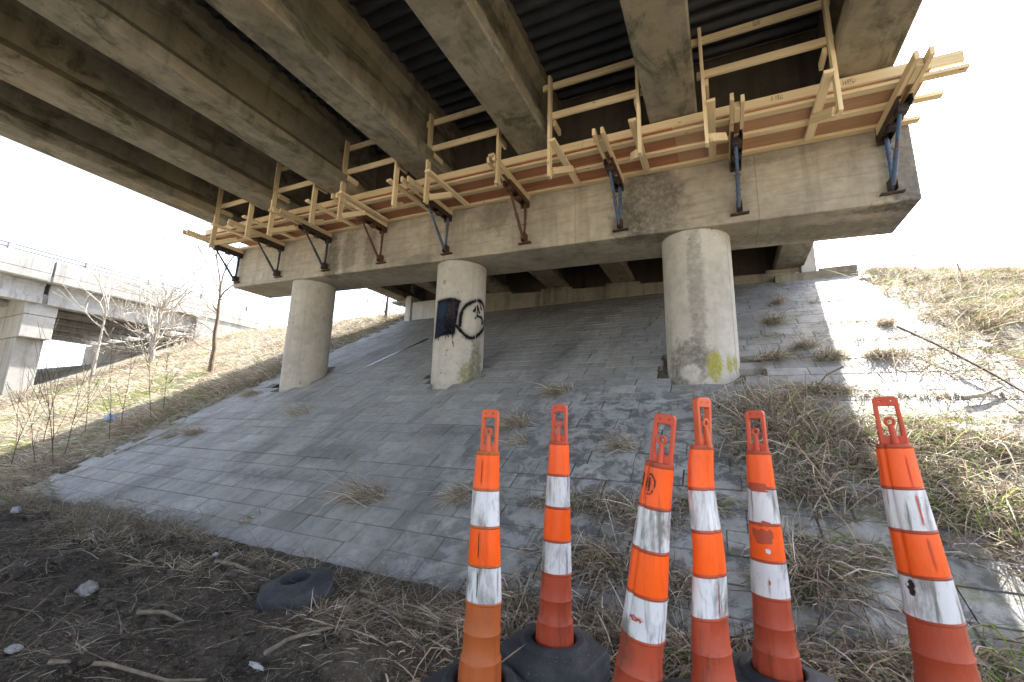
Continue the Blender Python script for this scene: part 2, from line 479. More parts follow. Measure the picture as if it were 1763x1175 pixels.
# ------------------------------------------------------------------ slope paving: every block real, one sheet of paving
N = NT("paving_block_concrete"); p = N.pos(); t = N.attr("tint")
q = N.scale(p, (1, .25, .25))
a = N.noise(p, 1.0, 5, .6, .4); b = N.noise(p, 11, 6, .7); c = N.noise(p, 80, 3, .7); d = N.noise(N.scale(p, (3.2, .4, .4)), 1.0, 6, .65, .3)
col = N.mix(N.ramp(b, .3, .7), (.215, .21, .203), (.345, .337, .325))
col = N.mix(1.0, col, t[0], 'MULTIPLY')
big = N.noise(q, 1.7, 4, .6, .6)
col = N.mix(N.ramp(big, .54, .68, 0, .4), col, (.12, .117, .113))
col = N.mix(N.math('MULTIPLY', N.math('MULTIPLY', N.ramp(d, .52, .62), N.ramp(N.noise(p, .8, 3, .6), .42, .6)), .55), col, (.085, .083, .081))
e = N.noise(p, 5, 7, .75, .5)
sp = N.n("ShaderNodeSeparateXYZ"); N.l(p, sp.inputs[0])
zone = N.math('MULTIPLY', N.ramp(sp.outputs[0], -3.2, -1.5), N.ramp(sp.outputs[1], 6.1, 5.3))
col = N.mix(N.math('MULTIPLY', N.math('MULTIPLY', N.ramp(e, .47, .55), zone), .72), col, (.055, .055, .055))
br = N.noise(N.scale(p, (2.6, .5, .5)), 1.0, 5, .6)
col = N.mix(N.ramp(br, .57, .70, 0, .38), col, (.18, .15, .105))
for bc, br_ in (((-5.1, 3.55, -.66), (.75, .12, .3)), ((-4.5, 4.05, -.39), (.5, .22, .3)), ((-3.1, 4.6, -.1), (.5, .15, .3)), ((-5.9, 4.0, -.4), (.2, .35, .3)), ((-2.6, 7.2, 1.35), (.3, 1.6, .9)), ((-7.0, 3.3, -.8), (.25, .4, .3))):
    col = N.mix(N.math('MULTIPLY', blob(N, p, bc, br_, .7, .5), .6), col, (.075, .073, .072))
ms = N.noise(p, 1.9, 6, .7)
gl = N.math('MULTIPLY', N.ramp(ms, .53, .62), .7)
gzone = N.math('MAXIMUM', N.ramp(sp.outputs[0], .1, .8), N.ramp(sp.outputs[0], -7.5, -8.6))
col = N.mix(N.math('MULTIPLY', gl, N.math('MULTIPLY_ADD', gzone, .9, .1)), col, (.13, .125, .045))
nb = N.bump(c, .003); nb = N.bump(b, .010, .7, nb)
M['paving'] = N.fin(col, N.ramp(d, .4, .65, .78, .55), nb, .35)

def paving(name, x0, x1, ya, yb, holes=(), seed=3, cover=None):
    rg = random.Random(seed)
    V, F, T = [], [], []
    pitch = .205; bw = .43
    sl = math.sqrt(1 + PB * PB); nrm = Vector((0, -PB, 1)) / sl
    rows = int((yb - ya) / pitch); o = 0
    for r in range(rows):
        y0 = ya + r * pitch; y1 = y0 + pitch - (.008 if rg.random() > .10 else .018)
        off = (.5 * (r % 2) + rg.uniform(-.12, .12)) * bw
        x = x0(y0) - off
        rowdz = rg.uniform(-.0015, .0015)
        while x < x1(y0):
            wd = bw if rg.random() > .15 else bw * rg.choice((.72, .86, 1.28))
            xa, xb = x + .003, x + wd - rg.choice((.003, .003, .005, .012)); x += wd
            if xb < x0(y0) or xa > x1(y0): continue
            xm, ym = (xa + xb) / 2, (y0 + y1) / 2
            if any((xm - hx) ** 2 + (ym - hy) ** 2 < hr * hr for hx, hy, hr in holes): continue
            dz = rowdz + rg.gauss(0, .0012) + .012 * float(fbm(xm * .5, ym * .5, 77, 2))
            if rg.random() < .01: dz += .007
            tx, ty = rg.gauss(0, .003), rg.gauss(0, .004)
            tc = rg.gauss(1.0, .075); wm = rg.gauss(0, .012)
            for zz in (-.10, 0):
                for xx, yy in ((xa, y0), (xb, y0), (xb, y1), (xa, y1)):
                    z = PA + PB * yy + dz + tx * (xx - xm) + ty * (yy - ym)
                    P = Vector((xx, yy, z)) + nrm * zz
                    V.append(tuple(P)); T.append((tc * (1 + wm), tc, tc * (1 - wm)))
            for qd in ((3, 2, 1, 0), (4, 5, 6, 7), (0, 1, 5, 4), (1, 2, 6, 5), (2, 3, 7, 6), (3, 0, 4, 7)):
                F.append([o + i for i in qd])
            o += 8
    # packed grit in the joints, a little below the block faces
    yy = np.linspace(ya, ya + rows * pitch, rows + 1)
    for y0, y1 in zip(yy[:-1], yy[1:]):
        ns = 40; xx = np.linspace(x0(y0), x1(y0), ns)
        for xa, xb in zip(xx[:-1], xx[1:]):
            xm, ym = (xa + xb) / 2, (y0 + y1) / 2
            if any((xm - hx) ** 2 + (ym - hy) ** 2 < (hr + .1) ** 2 for hx, hy, hr in holes): continue
            for x_, y_ in ((xa, y0), (xb, y0), (xb, y1), (xa, y1)):
                V.append((x_, y_, PA + PB * y_ - .007 + .012 * float(fbm(x_ * .5, y_ * .5, 77, 2)))); T.append((.26, .225, .18))
            F.append([o, o + 1, o + 2, o + 3]); o += 4
    me = np_mesh(name, np.array(V), [np.array(F)], np.array(T))
    me.polygons.foreach_set("use_smooth", [False] * len(me.polygons))
    ob = link(name, me, M['paving'], bevel=.0025)
    tag(ob, kind='structure')
    return ob
paving("slope_paving", lambda y: -9.25 - .04 * (y - 2.7) + .3 * math.sin(y * 2.1) * .4, lambda y: 2.75 + .2 * math.sin(y * 1.7), 2.30, 10.95,
       [(cx, 6.357, .60) for cx in COLX])
paving("slope_paving_far", lambda y: -34, lambda y: -23.4, 3.2, 9.0, seed=8)

# ------------------------------------------------------------------ the overpass overhead
GX = [-0.344 + 1.8655 * (k - 6) for k in range(1, 8)]
def tilt(x, y, z): return (x, y, z + TS * x + TG * y)
GB = 3.874
GPROF = [(-.28, .02), (-.26, 0), (.26, 0), (.28, .02), (.28, .178), (.09, .37), (.09, .85), (.203, .965), (.203, 1.143), (-.203, 1.143), (-.203, .965), (-.09, .85), (-.09, .37), (-.28, .178)]
over = thing("overpass", "stained concrete highway overpass overhead, with seven girders, a long pier cap and three round columns", "bridge", (-4.2, 6.357, -.5))
for k, gxx in enumerate(GX):
    mb = MB(); mb.extrude([(x + gxx, GB + z) for x, z in GPROF], -10.5, 6.28, tilt); mb.build("girder", M['girder'], over)
    mb = MB(); mb.extrude([(x + gxx, GB + z) for x, z in GPROF], 6.42, 11.25, tilt); mb.build("girder", M['girder'], over)
    for yy in (6.05, 6.65):
        mb = MB(); mb.box(gxx - .2, gxx + .2, yy - .11, yy + .11, 3.70, GB + TG * yy, TS); mb.build("bearing_pad", M['steel_black'], over)
# corrugated forms between top flanges
for k in range(6):
    xa, xb = GX[k] + .19, GX[k + 1] - .19
    for ya, yb in ((-10.5, 5.58), (7.1, 10.95)):
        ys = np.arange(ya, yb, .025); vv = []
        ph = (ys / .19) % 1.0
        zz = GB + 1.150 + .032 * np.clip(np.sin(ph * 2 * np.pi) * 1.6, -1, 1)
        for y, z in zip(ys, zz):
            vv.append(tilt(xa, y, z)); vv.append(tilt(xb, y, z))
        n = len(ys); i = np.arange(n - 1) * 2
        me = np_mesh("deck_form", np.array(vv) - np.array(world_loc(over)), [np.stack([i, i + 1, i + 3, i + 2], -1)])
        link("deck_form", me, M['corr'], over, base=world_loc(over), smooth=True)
        mb = MB()
        for xx in (xa - .012, xb + .012):      # edge angle that carries the form
            mb.extrude([(xx - .02, GB + 1.085), (xx + .02, GB + 1.085), (xx + .02, GB + 1.11), (xx - .02, GB + 1.11)], ya, yb, tilt)
        mb.build("form_angle", M['steel_black'], over)
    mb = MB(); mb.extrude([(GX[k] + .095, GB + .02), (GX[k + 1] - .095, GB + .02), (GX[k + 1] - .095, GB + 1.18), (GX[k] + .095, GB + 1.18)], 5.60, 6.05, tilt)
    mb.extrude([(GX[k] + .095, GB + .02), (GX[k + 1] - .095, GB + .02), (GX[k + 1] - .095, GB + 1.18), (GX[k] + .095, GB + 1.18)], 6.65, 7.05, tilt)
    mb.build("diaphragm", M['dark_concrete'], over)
mb = MB(); mb.extrude([(-10.45, GB + 1.19), (2.32, GB + 1.19), (2.32, GB + 1.42), (-10.45, GB + 1.42)], -10.5, 11.9, tilt); mb.build("deck", M['deck'], over)
mb = MB()
for xa, xb in ((-10.45, -10.2), (2.07, 2.32)):
    mb = MB(); mb.extrude([(xa, GB + 1.42), (xb, GB + 1.42), (xb, GB + 2.2), (xa, GB + 2.2)], -10.5, 11.9, tilt); mb.build("parapet", M['deck'], over)
# pier cap
mb = MB()
x0, x1, y0, y1 = -10.54, 2.13, 5.87, 6.845
P = []
for z in (2.677, 3.72):
    for x, y in ((x0, y0), (x1, y0), (x1, y1), (x0, y1)): P.append((x, y, z + TS * x))
mb.quadbox(P); mb.build("pier_cap", M['cap'], over, bevel=.022, seg=2)
for cx, m in zip(COLX, colmats):
    mb = MB(); mb.lathe([(.455, -.6), (.455, 2.66 + .02)], 72, lambda r, a, z, cx=cx: (cx + r * math.cos(a), 6.357 + r * math.sin(a), z + (TS * (cx + r * math.cos(a)) if z > 1 else 0)))
    co = mb.build("column", m, over, smooth='auto')
    if cx == COLX[1]: col2 = co
    for th in {0: (.62,), 1: (1.25,), 2: (1.1,)}[COLX.index(cx)]:
        mb = MB(); x_, y_, _ = cyl_pt(cx, th, 0); mb.tube([(x_, y_, .3), (x_, y_, 2.64 + TS * cx)], [.006, .006], 6); mb.build("form_seam", m, co)
# abutment
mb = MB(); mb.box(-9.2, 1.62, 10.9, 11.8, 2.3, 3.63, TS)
ab = mb.build("abutment", M['abut'], over, bevel=.015)
for k, gxx in enumerate(GX):
    mb = MB(); mb.box(gxx - .45, gxx + .45, 10.93, 11.3, 3.628, GB + TG * 11 - .015, TS); mb.build("bearing_seat", M['abut'], ab)
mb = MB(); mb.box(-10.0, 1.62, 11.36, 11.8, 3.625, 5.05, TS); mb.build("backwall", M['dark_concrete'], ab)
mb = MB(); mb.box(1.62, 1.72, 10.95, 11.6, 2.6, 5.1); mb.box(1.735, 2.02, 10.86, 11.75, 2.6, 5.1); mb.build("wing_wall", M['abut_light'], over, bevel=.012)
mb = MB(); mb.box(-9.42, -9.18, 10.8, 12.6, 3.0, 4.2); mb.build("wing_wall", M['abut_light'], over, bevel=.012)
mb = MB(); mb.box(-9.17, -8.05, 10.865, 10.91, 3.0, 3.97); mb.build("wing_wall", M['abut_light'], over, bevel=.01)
mb = MB(); mb.box(1.2, 2.03, 10.68, 10.86, 2.9, 3.44); mb.box(2.034, 2.70, 10.74, 10.96, 2.9, 3.51); mb.build("curb", M['abut'], over, bevel=.012)

# graffiti on the middle column: paint film 2 mm proud
def graffiti():
    cx = COLX[1]; r = .4572
    th = np.linspace(-.75, 2.05, 280); zz = np.linspace(1.22, 2.26, 200)
    T, Zg = np.meshgrid(th, zz); U = T * r
    V = np.stack([cx + r * np.sin(T), 6.357 - r * np.cos(T), Zg], -1).reshape(-1, 3)
    wob = .012 * (vnoise(U * 25, Zg * 25, 4) - .5)
    al = np.zeros_like(U); rgb = np.zeros(U.shape + (3,)) + np.array([.012, .012, .016])
    def seg(pts, wd, soft=.012, c=(.012, .012, .016), s=1.0):
        nonlocal al, rgb
        d = np.full(U.shape, 9.0)
        for (a0, z0), (a1, z1) in zip(pts[:-1], pts[1:]):
            ax, ay, bx, by = a0 * r, z0, a1 * r, z1
            tt = np.clip(((U - ax) * (bx - ax) + (Zg - ay) * (by - ay)) / max((bx - ax) ** 2 + (by - ay) ** 2, 1e-9), 0, 1)
            d = np.minimum(d, np.hypot(U - ax - tt * (bx - ax), Zg - ay - tt * (by - ay)))
        k = s * (1 - sstep(wd - soft, wd + soft * 1.6, d + wob))
        rgb = rgb * (1 - k[..., None]) + np.array(c) * k[..., None]
        al = np.maximum(al, k)
    def smooth_path(p, n=6):
        out = []
        P = [p[0]] + list(p) + [p[-1]]
        for i in range(1, len(P) - 2):
            for j in range(n):
                t = j / n; a, b, c, d = (np.array(P[i + q]) for q in (-1, 0, 1, 2))
                out.append(tuple(.5 * ((2 * b) + (c - a) * t + (2 * a - 5 * b + 4 * c - d) * t * t + (3 * b - a - 3 * c + d) * t ** 3)))
        out.append(p[-1]); return out
    def poly(pts, c, soft, s=1.0):
        nonlocal al, rgb
        ins = np.zeros(U.shape, bool); d = np.full(U.shape, 9.0); n = len(pts)
        for i in range(n):
            (a0, z0), (a1, z1) = pts[i], pts[(i + 1) % n]
            ax, ay, bx, by = a0 * r, z0, a1 * r, z1
            tt = np.clip(((U - ax) * (bx - ax) + (Zg - ay) * (by - ay)) / max((bx - ax) ** 2 + (by - ay) ** 2, 1e-9), 0, 1)
            d = np.minimum(d, np.hypot(U - ax - tt * (bx - ax), Zg - ay - tt * (by - ay)))
            cond = (ay > Zg) != (by > Zg)
            ins ^= cond & (U < (bx - ax) * (Zg - ay) / (by - ay + 1e-12) + ax)
        sd = np.where(ins, -d, d) + wob
        k = s * (1 - sstep(-soft, soft, sd))
        rgb = rgb * (1 - k[..., None]) + np.array(c) * k[..., None]
        al = np.maximum(al, k)
    ragged = [(.427, 1.506), (.33, 1.53), (.27, 1.488), (.2, 1.525), (.14, 1.47), (.06, 1.51), (-.016, 1.489), (-.361, 1.46), (-.6, 1.453)]
    seg([(-.45, 2.1), (.5, 2.08), (.42, 1.55), (-.55, 1.5), (-.45, 2.1)], .03, .06, s=.3)
    poly([(-.483, 2.133), (-.2, 2.15), (.065, 2.14), (.35, 2.125), (.557, 2.089), (.508, 1.869), (.46, 1.641)] + ragged + [(-.551, 1.775)], (.010, .011, .018), .02)
    poly([(-.40, 2.09), (.05, 2.08), (.06, 1.92), (-.1, 1.8), (-.5, 1.82)], (.016, .034, .060), .05, .9)
    stripe = vnoise(U * 60, Zg * 3, 8)
    for a0 in (.12, .2, .28, .36):
        seg([(a0, 2.06), (a0 - .01, 1.84)], .011, .02, (.045, .032, .034), .7)
    poly([(-.5, 1.70), (-.2, 1.78), (.0, 1.74), (-.1, 1.52), (-.56, 1.48)], (.012, .018, .038), .05, .8)
    poly([(.165, 1.802), (.451, 1.506), (.2, 1.5), (-.048, 1.501)], (.006, .006, .008), .02)
    seg([(-.45, 2.12), (.3, 2.13), (.55, 2.09)], .02, .02, (.01, .01, .014))
    seg([(.354, 1.505), (.339, 1.45), (.345, 1.40), (.40, 1.30)], .006, .005)
    seg([(.19, 1.49), (.19, 1.465)], .006, .005)
    loop_ = [(.602, 1.667), (.609, 1.826), (.738, 1.991), (1.039, 2.104), (1.421, 2.166), (1.745, 2.087), (1.884, 1.935), (1.843, 1.739), (1.505, 1.588), (1.108, 1.465), (.839, 1.495), (.484, 1.641), (.221, 1.766)]
    seg(smooth_path(loop_), .03, .045, s=.28)
    seg(smooth_path(loop_), .026, .015)
    for a0, z0, l0 in ((.84, 1.49, .07), (1.1, 1.46, .05), (1.5, 1.585, .06), (1.55, 1.86, .06), (-.3, 1.47, .05), (.06, 1.5, .08)):
        seg([(a0, z0), (a0 + .01, z0 - l0)], .005, .006)
    seg([(1.142, 1.95), (1.288, 2.057), (1.411, 1.952)], .02, .012)
    seg([(1.288, 2.057), (1.277, 1.869), (1.217, 1.828)], .018, .012)
    seg([(1.276, 1.88), (1.552, 1.873), (1.735, 1.823), (1.622, 1.763)], .018, .012)
    seg([(1.407, 2.153), (1.527, 2.024)], .014, .012)
    ny2, nx2 = U.shape; ii = np.arange(nx2 * ny2).reshape(ny2, nx2)
    F = np.stack([ii[:-1, :-1], ii[:-1, 1:], ii[1:, 1:], ii[1:, :-1]], -1).reshape(-1, 4)
    A = al.reshape(-1); keep = (A[F] > .02).any(1); F = F[keep]
    base = world_loc(col2)
    me = np_mesh("graffiti", V - np.array(base), [F], rgb.reshape(-1, 3))
    fa = me.attributes.new("cover", 'FLOAT', 'POINT'); fa.data.foreach_set("value", A.astype(np.float32))
    N = NT("spray_paint"); t = N.attr("tint"); cv = N.attr("cover")
    sp = N.noise(N.pos(), 260, 2, .6)
    fac = N.math('MULTIPLY', cv[2], N.math('MULTIPLY', N.math('MULTIPLY_ADD', sp, .3, .84), N.ramp(N.noise(N.pos(), 18, 5, .7), .3, .5, .72, 1.0)), clamp=True)
    N.l(fac, N.b.inputs["Alpha"]); N.fin(t[0], .8, None, .08)
    o = link("graffiti", me, N.m, col2, base=base, smooth=True)
graffiti()

# ------------------------------------------------------------------ second overpass, left
b2 = thing("overpass", "pale sunlit concrete overpass at far left, with a steel railing on its parapet", "bridge", (-24.5, 6.2, 0))
XF = -22.9
def t2(x, y, z): return (x, y, z - .012 * (y - 6))
for ya, yb in ((-30, 6.13), (6.22, 15.5)):
    mb = MB(); mb.extrude([(XF, 5.0), (XF, 5.28), (XF - .02, 5.28), (XF - .02, 5.30), (XF, 5.30), (XF, 5.80), (XF - .05, 5.84), (XF - .3, 5.84), (XF - .3, 5.0)], ya, yb, t2); mb.build("parapet", M['b2'], b2)
mb = MB(); mb.extrude([(XF - .02, 4.96), (XF - .02, 5.18), (XF - 12, 5.30), (XF - 12, 5.0)], -30, 11.9, t2); mb.build("deck", M['b2'], b2)
for k in range(6):
    xg = XF - .55 - 2.0 * k
    for ya, yb in ((-30, 6.15), (6.3, 12.0)):
        mb = MB(); mb.extrude([(xg - .25, 4.14), (xg + .25, 4.14), (xg + .25, 4.30), (xg + .17, 4.42), (xg + .17, 4.8), (xg + .25, 4.9), (xg + .25, 4.97), (xg - .25, 4.97), (xg - .25, 4.9), (xg - .17, 4.8), (xg - .17, 4.42), (xg - .25, 4.30)], ya, yb, t2)
        mb.build("girder", M['b2'], b2)
mb = MB(); mb.box(-35, -23.35, 5.78, 6.68, 3.70, 4.55); mb.build("pier_cap", M['b2'], b2, bevel=.02)
mb = MB(); mb.box(-26.3, -23.35, 5.79, 6.67, 2.82, 3.685); mb.build("cap_corbel", M['b2'], b2, bevel=.02)
for xa, xb in ((-25.6, -23.75), (-34, -32)):
    mb = MB(); mb.box(xa, xb, 5.85, 6.6, -1.5, 2.82); mb.build("column", M['b2'], b2, bevel=.02)
mb = MB(); mb.box(-35, -23.3, 11.55, 12.5, 1.5, 4.12); mb.build("abutment", M['b2'], b2, bevel=.02)
mb = MB(); mb.box(-23.28, -22.95, 11.4, 15.4, 1.5, 4.92); mb.build("wing_wall", M['b2'], b2, bevel=.02)
mb = MB(); mb.extrude([(XF - .3, 3.5), (XF, 3.5), (XF, 5.3), (XF - .3, 5.3)], 15.52, 20, lambda x, y, z: (x, y, z - .30 * (y - 15.5) * (z > 5))); mb.build("wing_wall", M['b2'], b2)
for i, yy in enumerate((.69, 2.84, 4.99, 7.14, 9.29, 11.5, 13.8)):
    mb = MB(); mb.box(XF - .22, XF - .06, yy - .09, yy + .09, 5.84 - .012 * (yy - 6), 6.14 - .012 * (yy - 6)); mb.build("rail_post", M['b2'], b2, bevel=.02)
for zz in (5.95, 6.10):
    mb = MB(); mb.tube([(XF - .14, -20, zz + .31), (XF - .14, 14, zz - .096), (XF - .14, 18, zz - .5)], [.038] * 3, 8); mb.build("railing", M['rail'], b2, smooth=True)

# ------------------------------------------------------------------ timber work platform on the cap face
plat = thing("work_platform", "new yellow lumber and red plywood work platform running along the pier cap, with guard rails", "work platform", (-4.2, 5.3, 3.78))
ZP0 = 3.60
def L3(x, y, rel): return (x, y, ZP0 + TS * x + rel)
W = M['wood']
def lumber(name, a, b, wx=.038, hz=.089, up=(0, 0, 1), mat=None, parent=None):
    mb = MB(); mb.bar(a, b, wx, hz, up); return mb.build(name, mat or W, parent or plat, bevel=.003)
for y, xa, xb in ((5.818, -10.62, 2.20), (5.44, -10.62, 2.27), (5.093, -10.62, 2.34)):
    xs = [xa, xa + 4.3, xa + 8.9, xb]
    for a, b in zip(xs[:-1], xs[1:]):
        lumber("stringer", L3(a + .002, y, .019), L3(b - .002, y, .019), .089, .038)
xs = np.linspace(-9.95, 2.05, 6)
for k, (a, b) in enumerate(zip(xs[:-1], xs[1:])):
    mb = MB(); mb.bar(L3(a + .003, 5.44, .048), L3(b - .003, 5.44, .048), .85, .018); mb.build("plywood_panel", M['ply_tan' if k == 4 else 'ply'], plat)
mb = MB(); mb.bar(L3(-10.55, 5.16, .048), L3(-9.956, 5.16, .048), .29, .018); mb.build("plywood_panel", M['ply'], plat)
for a, b in ((-10.4, -6.3), (-6.296, -1.5), (-1.496, 2.30)):
    lumber("toe_board", L3(a, 5.045, .1195), L3(b, 5.045, .1195), .038, .124)
# grade stamps, small inked marks on the toe board and rails
def stamp(x, y, rel, w_, h_):
    mb = MB()
    rg = random.Random(int(x * 1000))
    for j in range(5):
        for i in range(6):
            if rg.random() < .62:
                u0, u1 = x + w_ * (i + .12) / 6, x + w_ * (i + rg.uniform(.5, .95)) / 6
                z0, z1 = rel + h_ * (j + .15) / 5, rel + h_ * (j + .75) / 5
                o = len(mb.v)
                mb.v += [L3(u0, y, z0), L3(u1, y, z0), L3(u1, y, z1), L3(u0, y, z1)]; mb.f.append((o, o + 1, o + 2, o + 3)); mb.uv.append(None)
    mb.build("grade_stamp", M['ink'], plat)
N = NT("ink"); M['ink'] = N.fin((.10, .075, .05), .8)
for x, y, rel in ((1.35, 5.0245, .09), (-1.35, 5.0245, .09), (-6.2, 5.0245, .09), (.7, 5.0245, .1)): stamp(x, y, rel, .12, .06)
BRX = [1.87 - 1.5275 * k for k in range(9)]
for k, bx in enumerate(BRX):
    for dx in (-.052, .052):
        lumber("cross_beam", L3(bx + dx, 4.62 + random.uniform(-.05, .05), -.0455), L3(bx + dx, 5.855, -.0455))
    mb = MB(); mb.bar(L3(bx, 4.75, -.046), L3(bx, 5.0, -.046), .06, .085); mb.build("spacer_block", W, plat, bevel=.003)
bays = [(.02, 1.215), (-1.85, -.70), (-3.85, -2.62), (-5.68, -4.48), (-7.53, -6.38), (-9.40, -8.22)]
PY = 4.70
for xl, xr in bays:
    for i, px in enumerate((xl, xr)):
        lumber("post", L3(px, PY, -.50 if i == 0 else -.44), L3(px, PY, 1.02), .038, .089, up=(0, 1, 0))
        # flat cross board under the stringers beside the post
        sgn = -1 if i == 0 else 1
        sk = {0: -.13, 1: .10}[i]
        lumber("cross_board", L3(px - .065 * sgn, PY - .10, -.021), L3(px - .065 * sgn + .08 * (px + 2) * -.06, 5.72, -.021), .089, .038)
        lumber("cleat", L3(px + .04 * (1 if i == 0 else -1), PY + .05, .34), L3(px + .04 * (1 if i == 0 else -1), PY + .28, .34), .038, .089)
        lumber("brace", L3(px + .04 * (1 if i == 0 else -1), PY + .02, -.40), L3(px + (.20 if i == 0 else -.16), PY + .36, -.20), .038, .089)
    yr = PY + .066
    lumber("rail", L3(xl - .13, yr, .925), L3(xr + .06, yr, .925))
    lumber("rail", L3(xl - .06, yr, .46), L3(xr + .05, yr, .46))
stamp(.55, PY + .046, .89, .09, .07)
stamp(-3.3, PY + .046, .89, .07, .06)

# steel brackets
BL = [("blue bracket at the right end of the pier cap, on the dark stained corner", 'steel_blue'),
      ("blue bracket on the cap right of the yellow-stained column", 'steel_blue'),
      ("blue bracket flecked with rust, on the cap just left of the stained right-hand column", 'steel_blue'),
      ("rusty brown bracket midway between the graffiti column and the right-hand column", 'steel_rust'),
      ("blue bracket on the cap right above the graffiti column", 'steel_blue'),
      ("rusty brown bracket on the cap midway between the left column and the graffiti column", 'steel_rust'),
      ("dark blue bracket on the cap right above the left-hand column", 'steel_navy'),
      ("dark blue bracket on the cap, second from its left end", 'steel_navy'),
      ("dark blue bracket at the left end of the pier cap, against the sky", 'steel_navy')]
for (lab, mk), bx in zip(BL, BRX):
    zt = ZP0 + TS * bx - .091
    zb = 2.785 + TS * bx
    t = thing("platform_bracket", lab, "steel bracket", (bx, 5.86, zb), "steel brackets carrying the work platform")
    dkm = M['steel_black'] if mk != 'steel_rust' else M['steel_rust']
    mb = MB()
    for dx in (-.058, .058):
        mb.box(bx + dx - .005, bx + dx + .005, 5.14, 5.865, zt - .085, zt - .001)
        mb.box(bx + dx - (.03 if dx > 0 else 0) - .0, bx + dx + (.03 if dx < 0 else 0), 5.14, 5.865, zt - .012, zt - .002)
    mb.box(bx - .06, bx + .06, 5.815, 5.862, zt - .11, zt - .02)
    mb.box(bx - .072, bx - .064, 5.80, 5.835, zt - .13, zt + .12)
    mb.build("channel", dkm, t, bevel=.003)
    for ya, yb, zd in ((5.50, 5.60, .07), (5.22, 5.34, .04)):
        mb = MB(); mb.box(bx - .05, bx + .05, ya, yb, zt - .12, zt - zd); mb.build("lug", dkm, t, bevel=.004)
    mb = MB(); mb.tube([(bx + .012, 5.80, zt - .06), (bx + .012, 5.80, zt - .34)], [.024, .024], 12); mb.tube([(bx + .012, 5.80, zt - .34), (bx, 5.80, zb + .02)], [.019, .019], 12)
    for q in (.2, .42): mb.tube([(bx - .035, 5.80, zt - q), (bx + .05, 5.80, zt - q)], [.006, .006], 6)
    mb.build("leg", M[mk], t, smooth='auto')
    p0 = Vector((bx - .012, 5.26, zt - .07)); p1 = Vector((bx - .004, 5.77, zb + .05)); pm = p0.lerp(p1, .5)
    mb = MB(); mb.tube([p0, pm], [.019, .019], 12); mb.tube([pm, p1], [.025, .025], 12)
    mb.tube([pm + Vector((-.04, 0, 0)), pm + Vector((.04, 0, 0))], [.006, .006], 6)
    mb.build("strut", M[mk], t, smooth='auto')
    mb = MB(); mb.box(bx - .11, bx + .11, 5.80, 5.866, zb - .018, zb)
    for dx in (-.032, .026): mb.box(bx + dx, bx + dx + .008, 5.74, 5.864, zb + .001, zb + .14)
    mb.build("base_plate", M['steel_rust'] if mk == 'steel_rust' else M['steel_black'], t, bevel=.003)

# ------------------------------------------------------------------ channelizer cones
def plastic(name, col, dirt, dcol=(.06, .035, .025), rough=.5, scratch=.3, lo=.54):
    N = NT(name); p = N.pos()
    n = N.noise(N.scale(p, (9, 9, 3)), 1.0, 6, .7, .6); n2 = N.noise(p, 4, 4, .6); f = N.noise(p, 55, 4, .7)
    vs = N.noise(N.scale(p, (40, 40, 3)), 1.0, 4, .65)
    c = N.mix(N.ramp(n2, .35, .7, 0, .35), col, tuple(x * .6 for x in col))
    c = N.mix(N.math('MULTIPLY', N.ramp(n, lo, lo + .16), dirt), c, dcol)
    c = N.mix(N.math('MULTIPLY', N.ramp(vs, lo + .05, lo + .16), dirt), c, dcol)
    c = N.mix(N.math('MULTIPLY', N.ramp(f, .64, .74), scratch), c, dcol)
    return N.fin(c, rough, N.bump(n, .004), .35)
M['c_red'] = plastic("faded_red_plastic", (.40, .062, .025), .6)
M['c_orange'] = plastic("dark_orange_plastic", (.42, .10, .022), .35)
M['handle'] = plastic("orange_handle_plastic", (.60, .10, .03), .2)
M['handle_red'] = plastic("red_handle_plastic", (.56, .075, .03), .25)
M['band_o'] = plastic("fluorescent_orange_sheeting", (.93, .105, .005), .45, (.28, .05, .02), .35, .2)
M['band_w'] = plastic("white_reflective_sheeting", (.66, .65, .66), .95, (.16, .145, .13), .4, .5, .49)
N = NT("black_rubber"); p = N.obj(); n = N.noise(p, 120, 2, .6); n2 = N.noise(p, 6, 5, .65)
cc = N.mix(N.ramp(n, .66, .72), (.030, .032, .038), (.14, .14, .14)); cc = N.mix(N.ramp(n2, .5, .75, 0, .5), cc, (.11, .105, .10))
M['rubber'] = N.fin(cc, .75, N.bump(n2, .01), .3)
N = NT("bolt_hole"); M['hole'] = N.fin((.3, .05, .02), .9)
N = NT("marker_scrawl"); M['scrawl'] = N.fin((.025, .018, .015), .7)

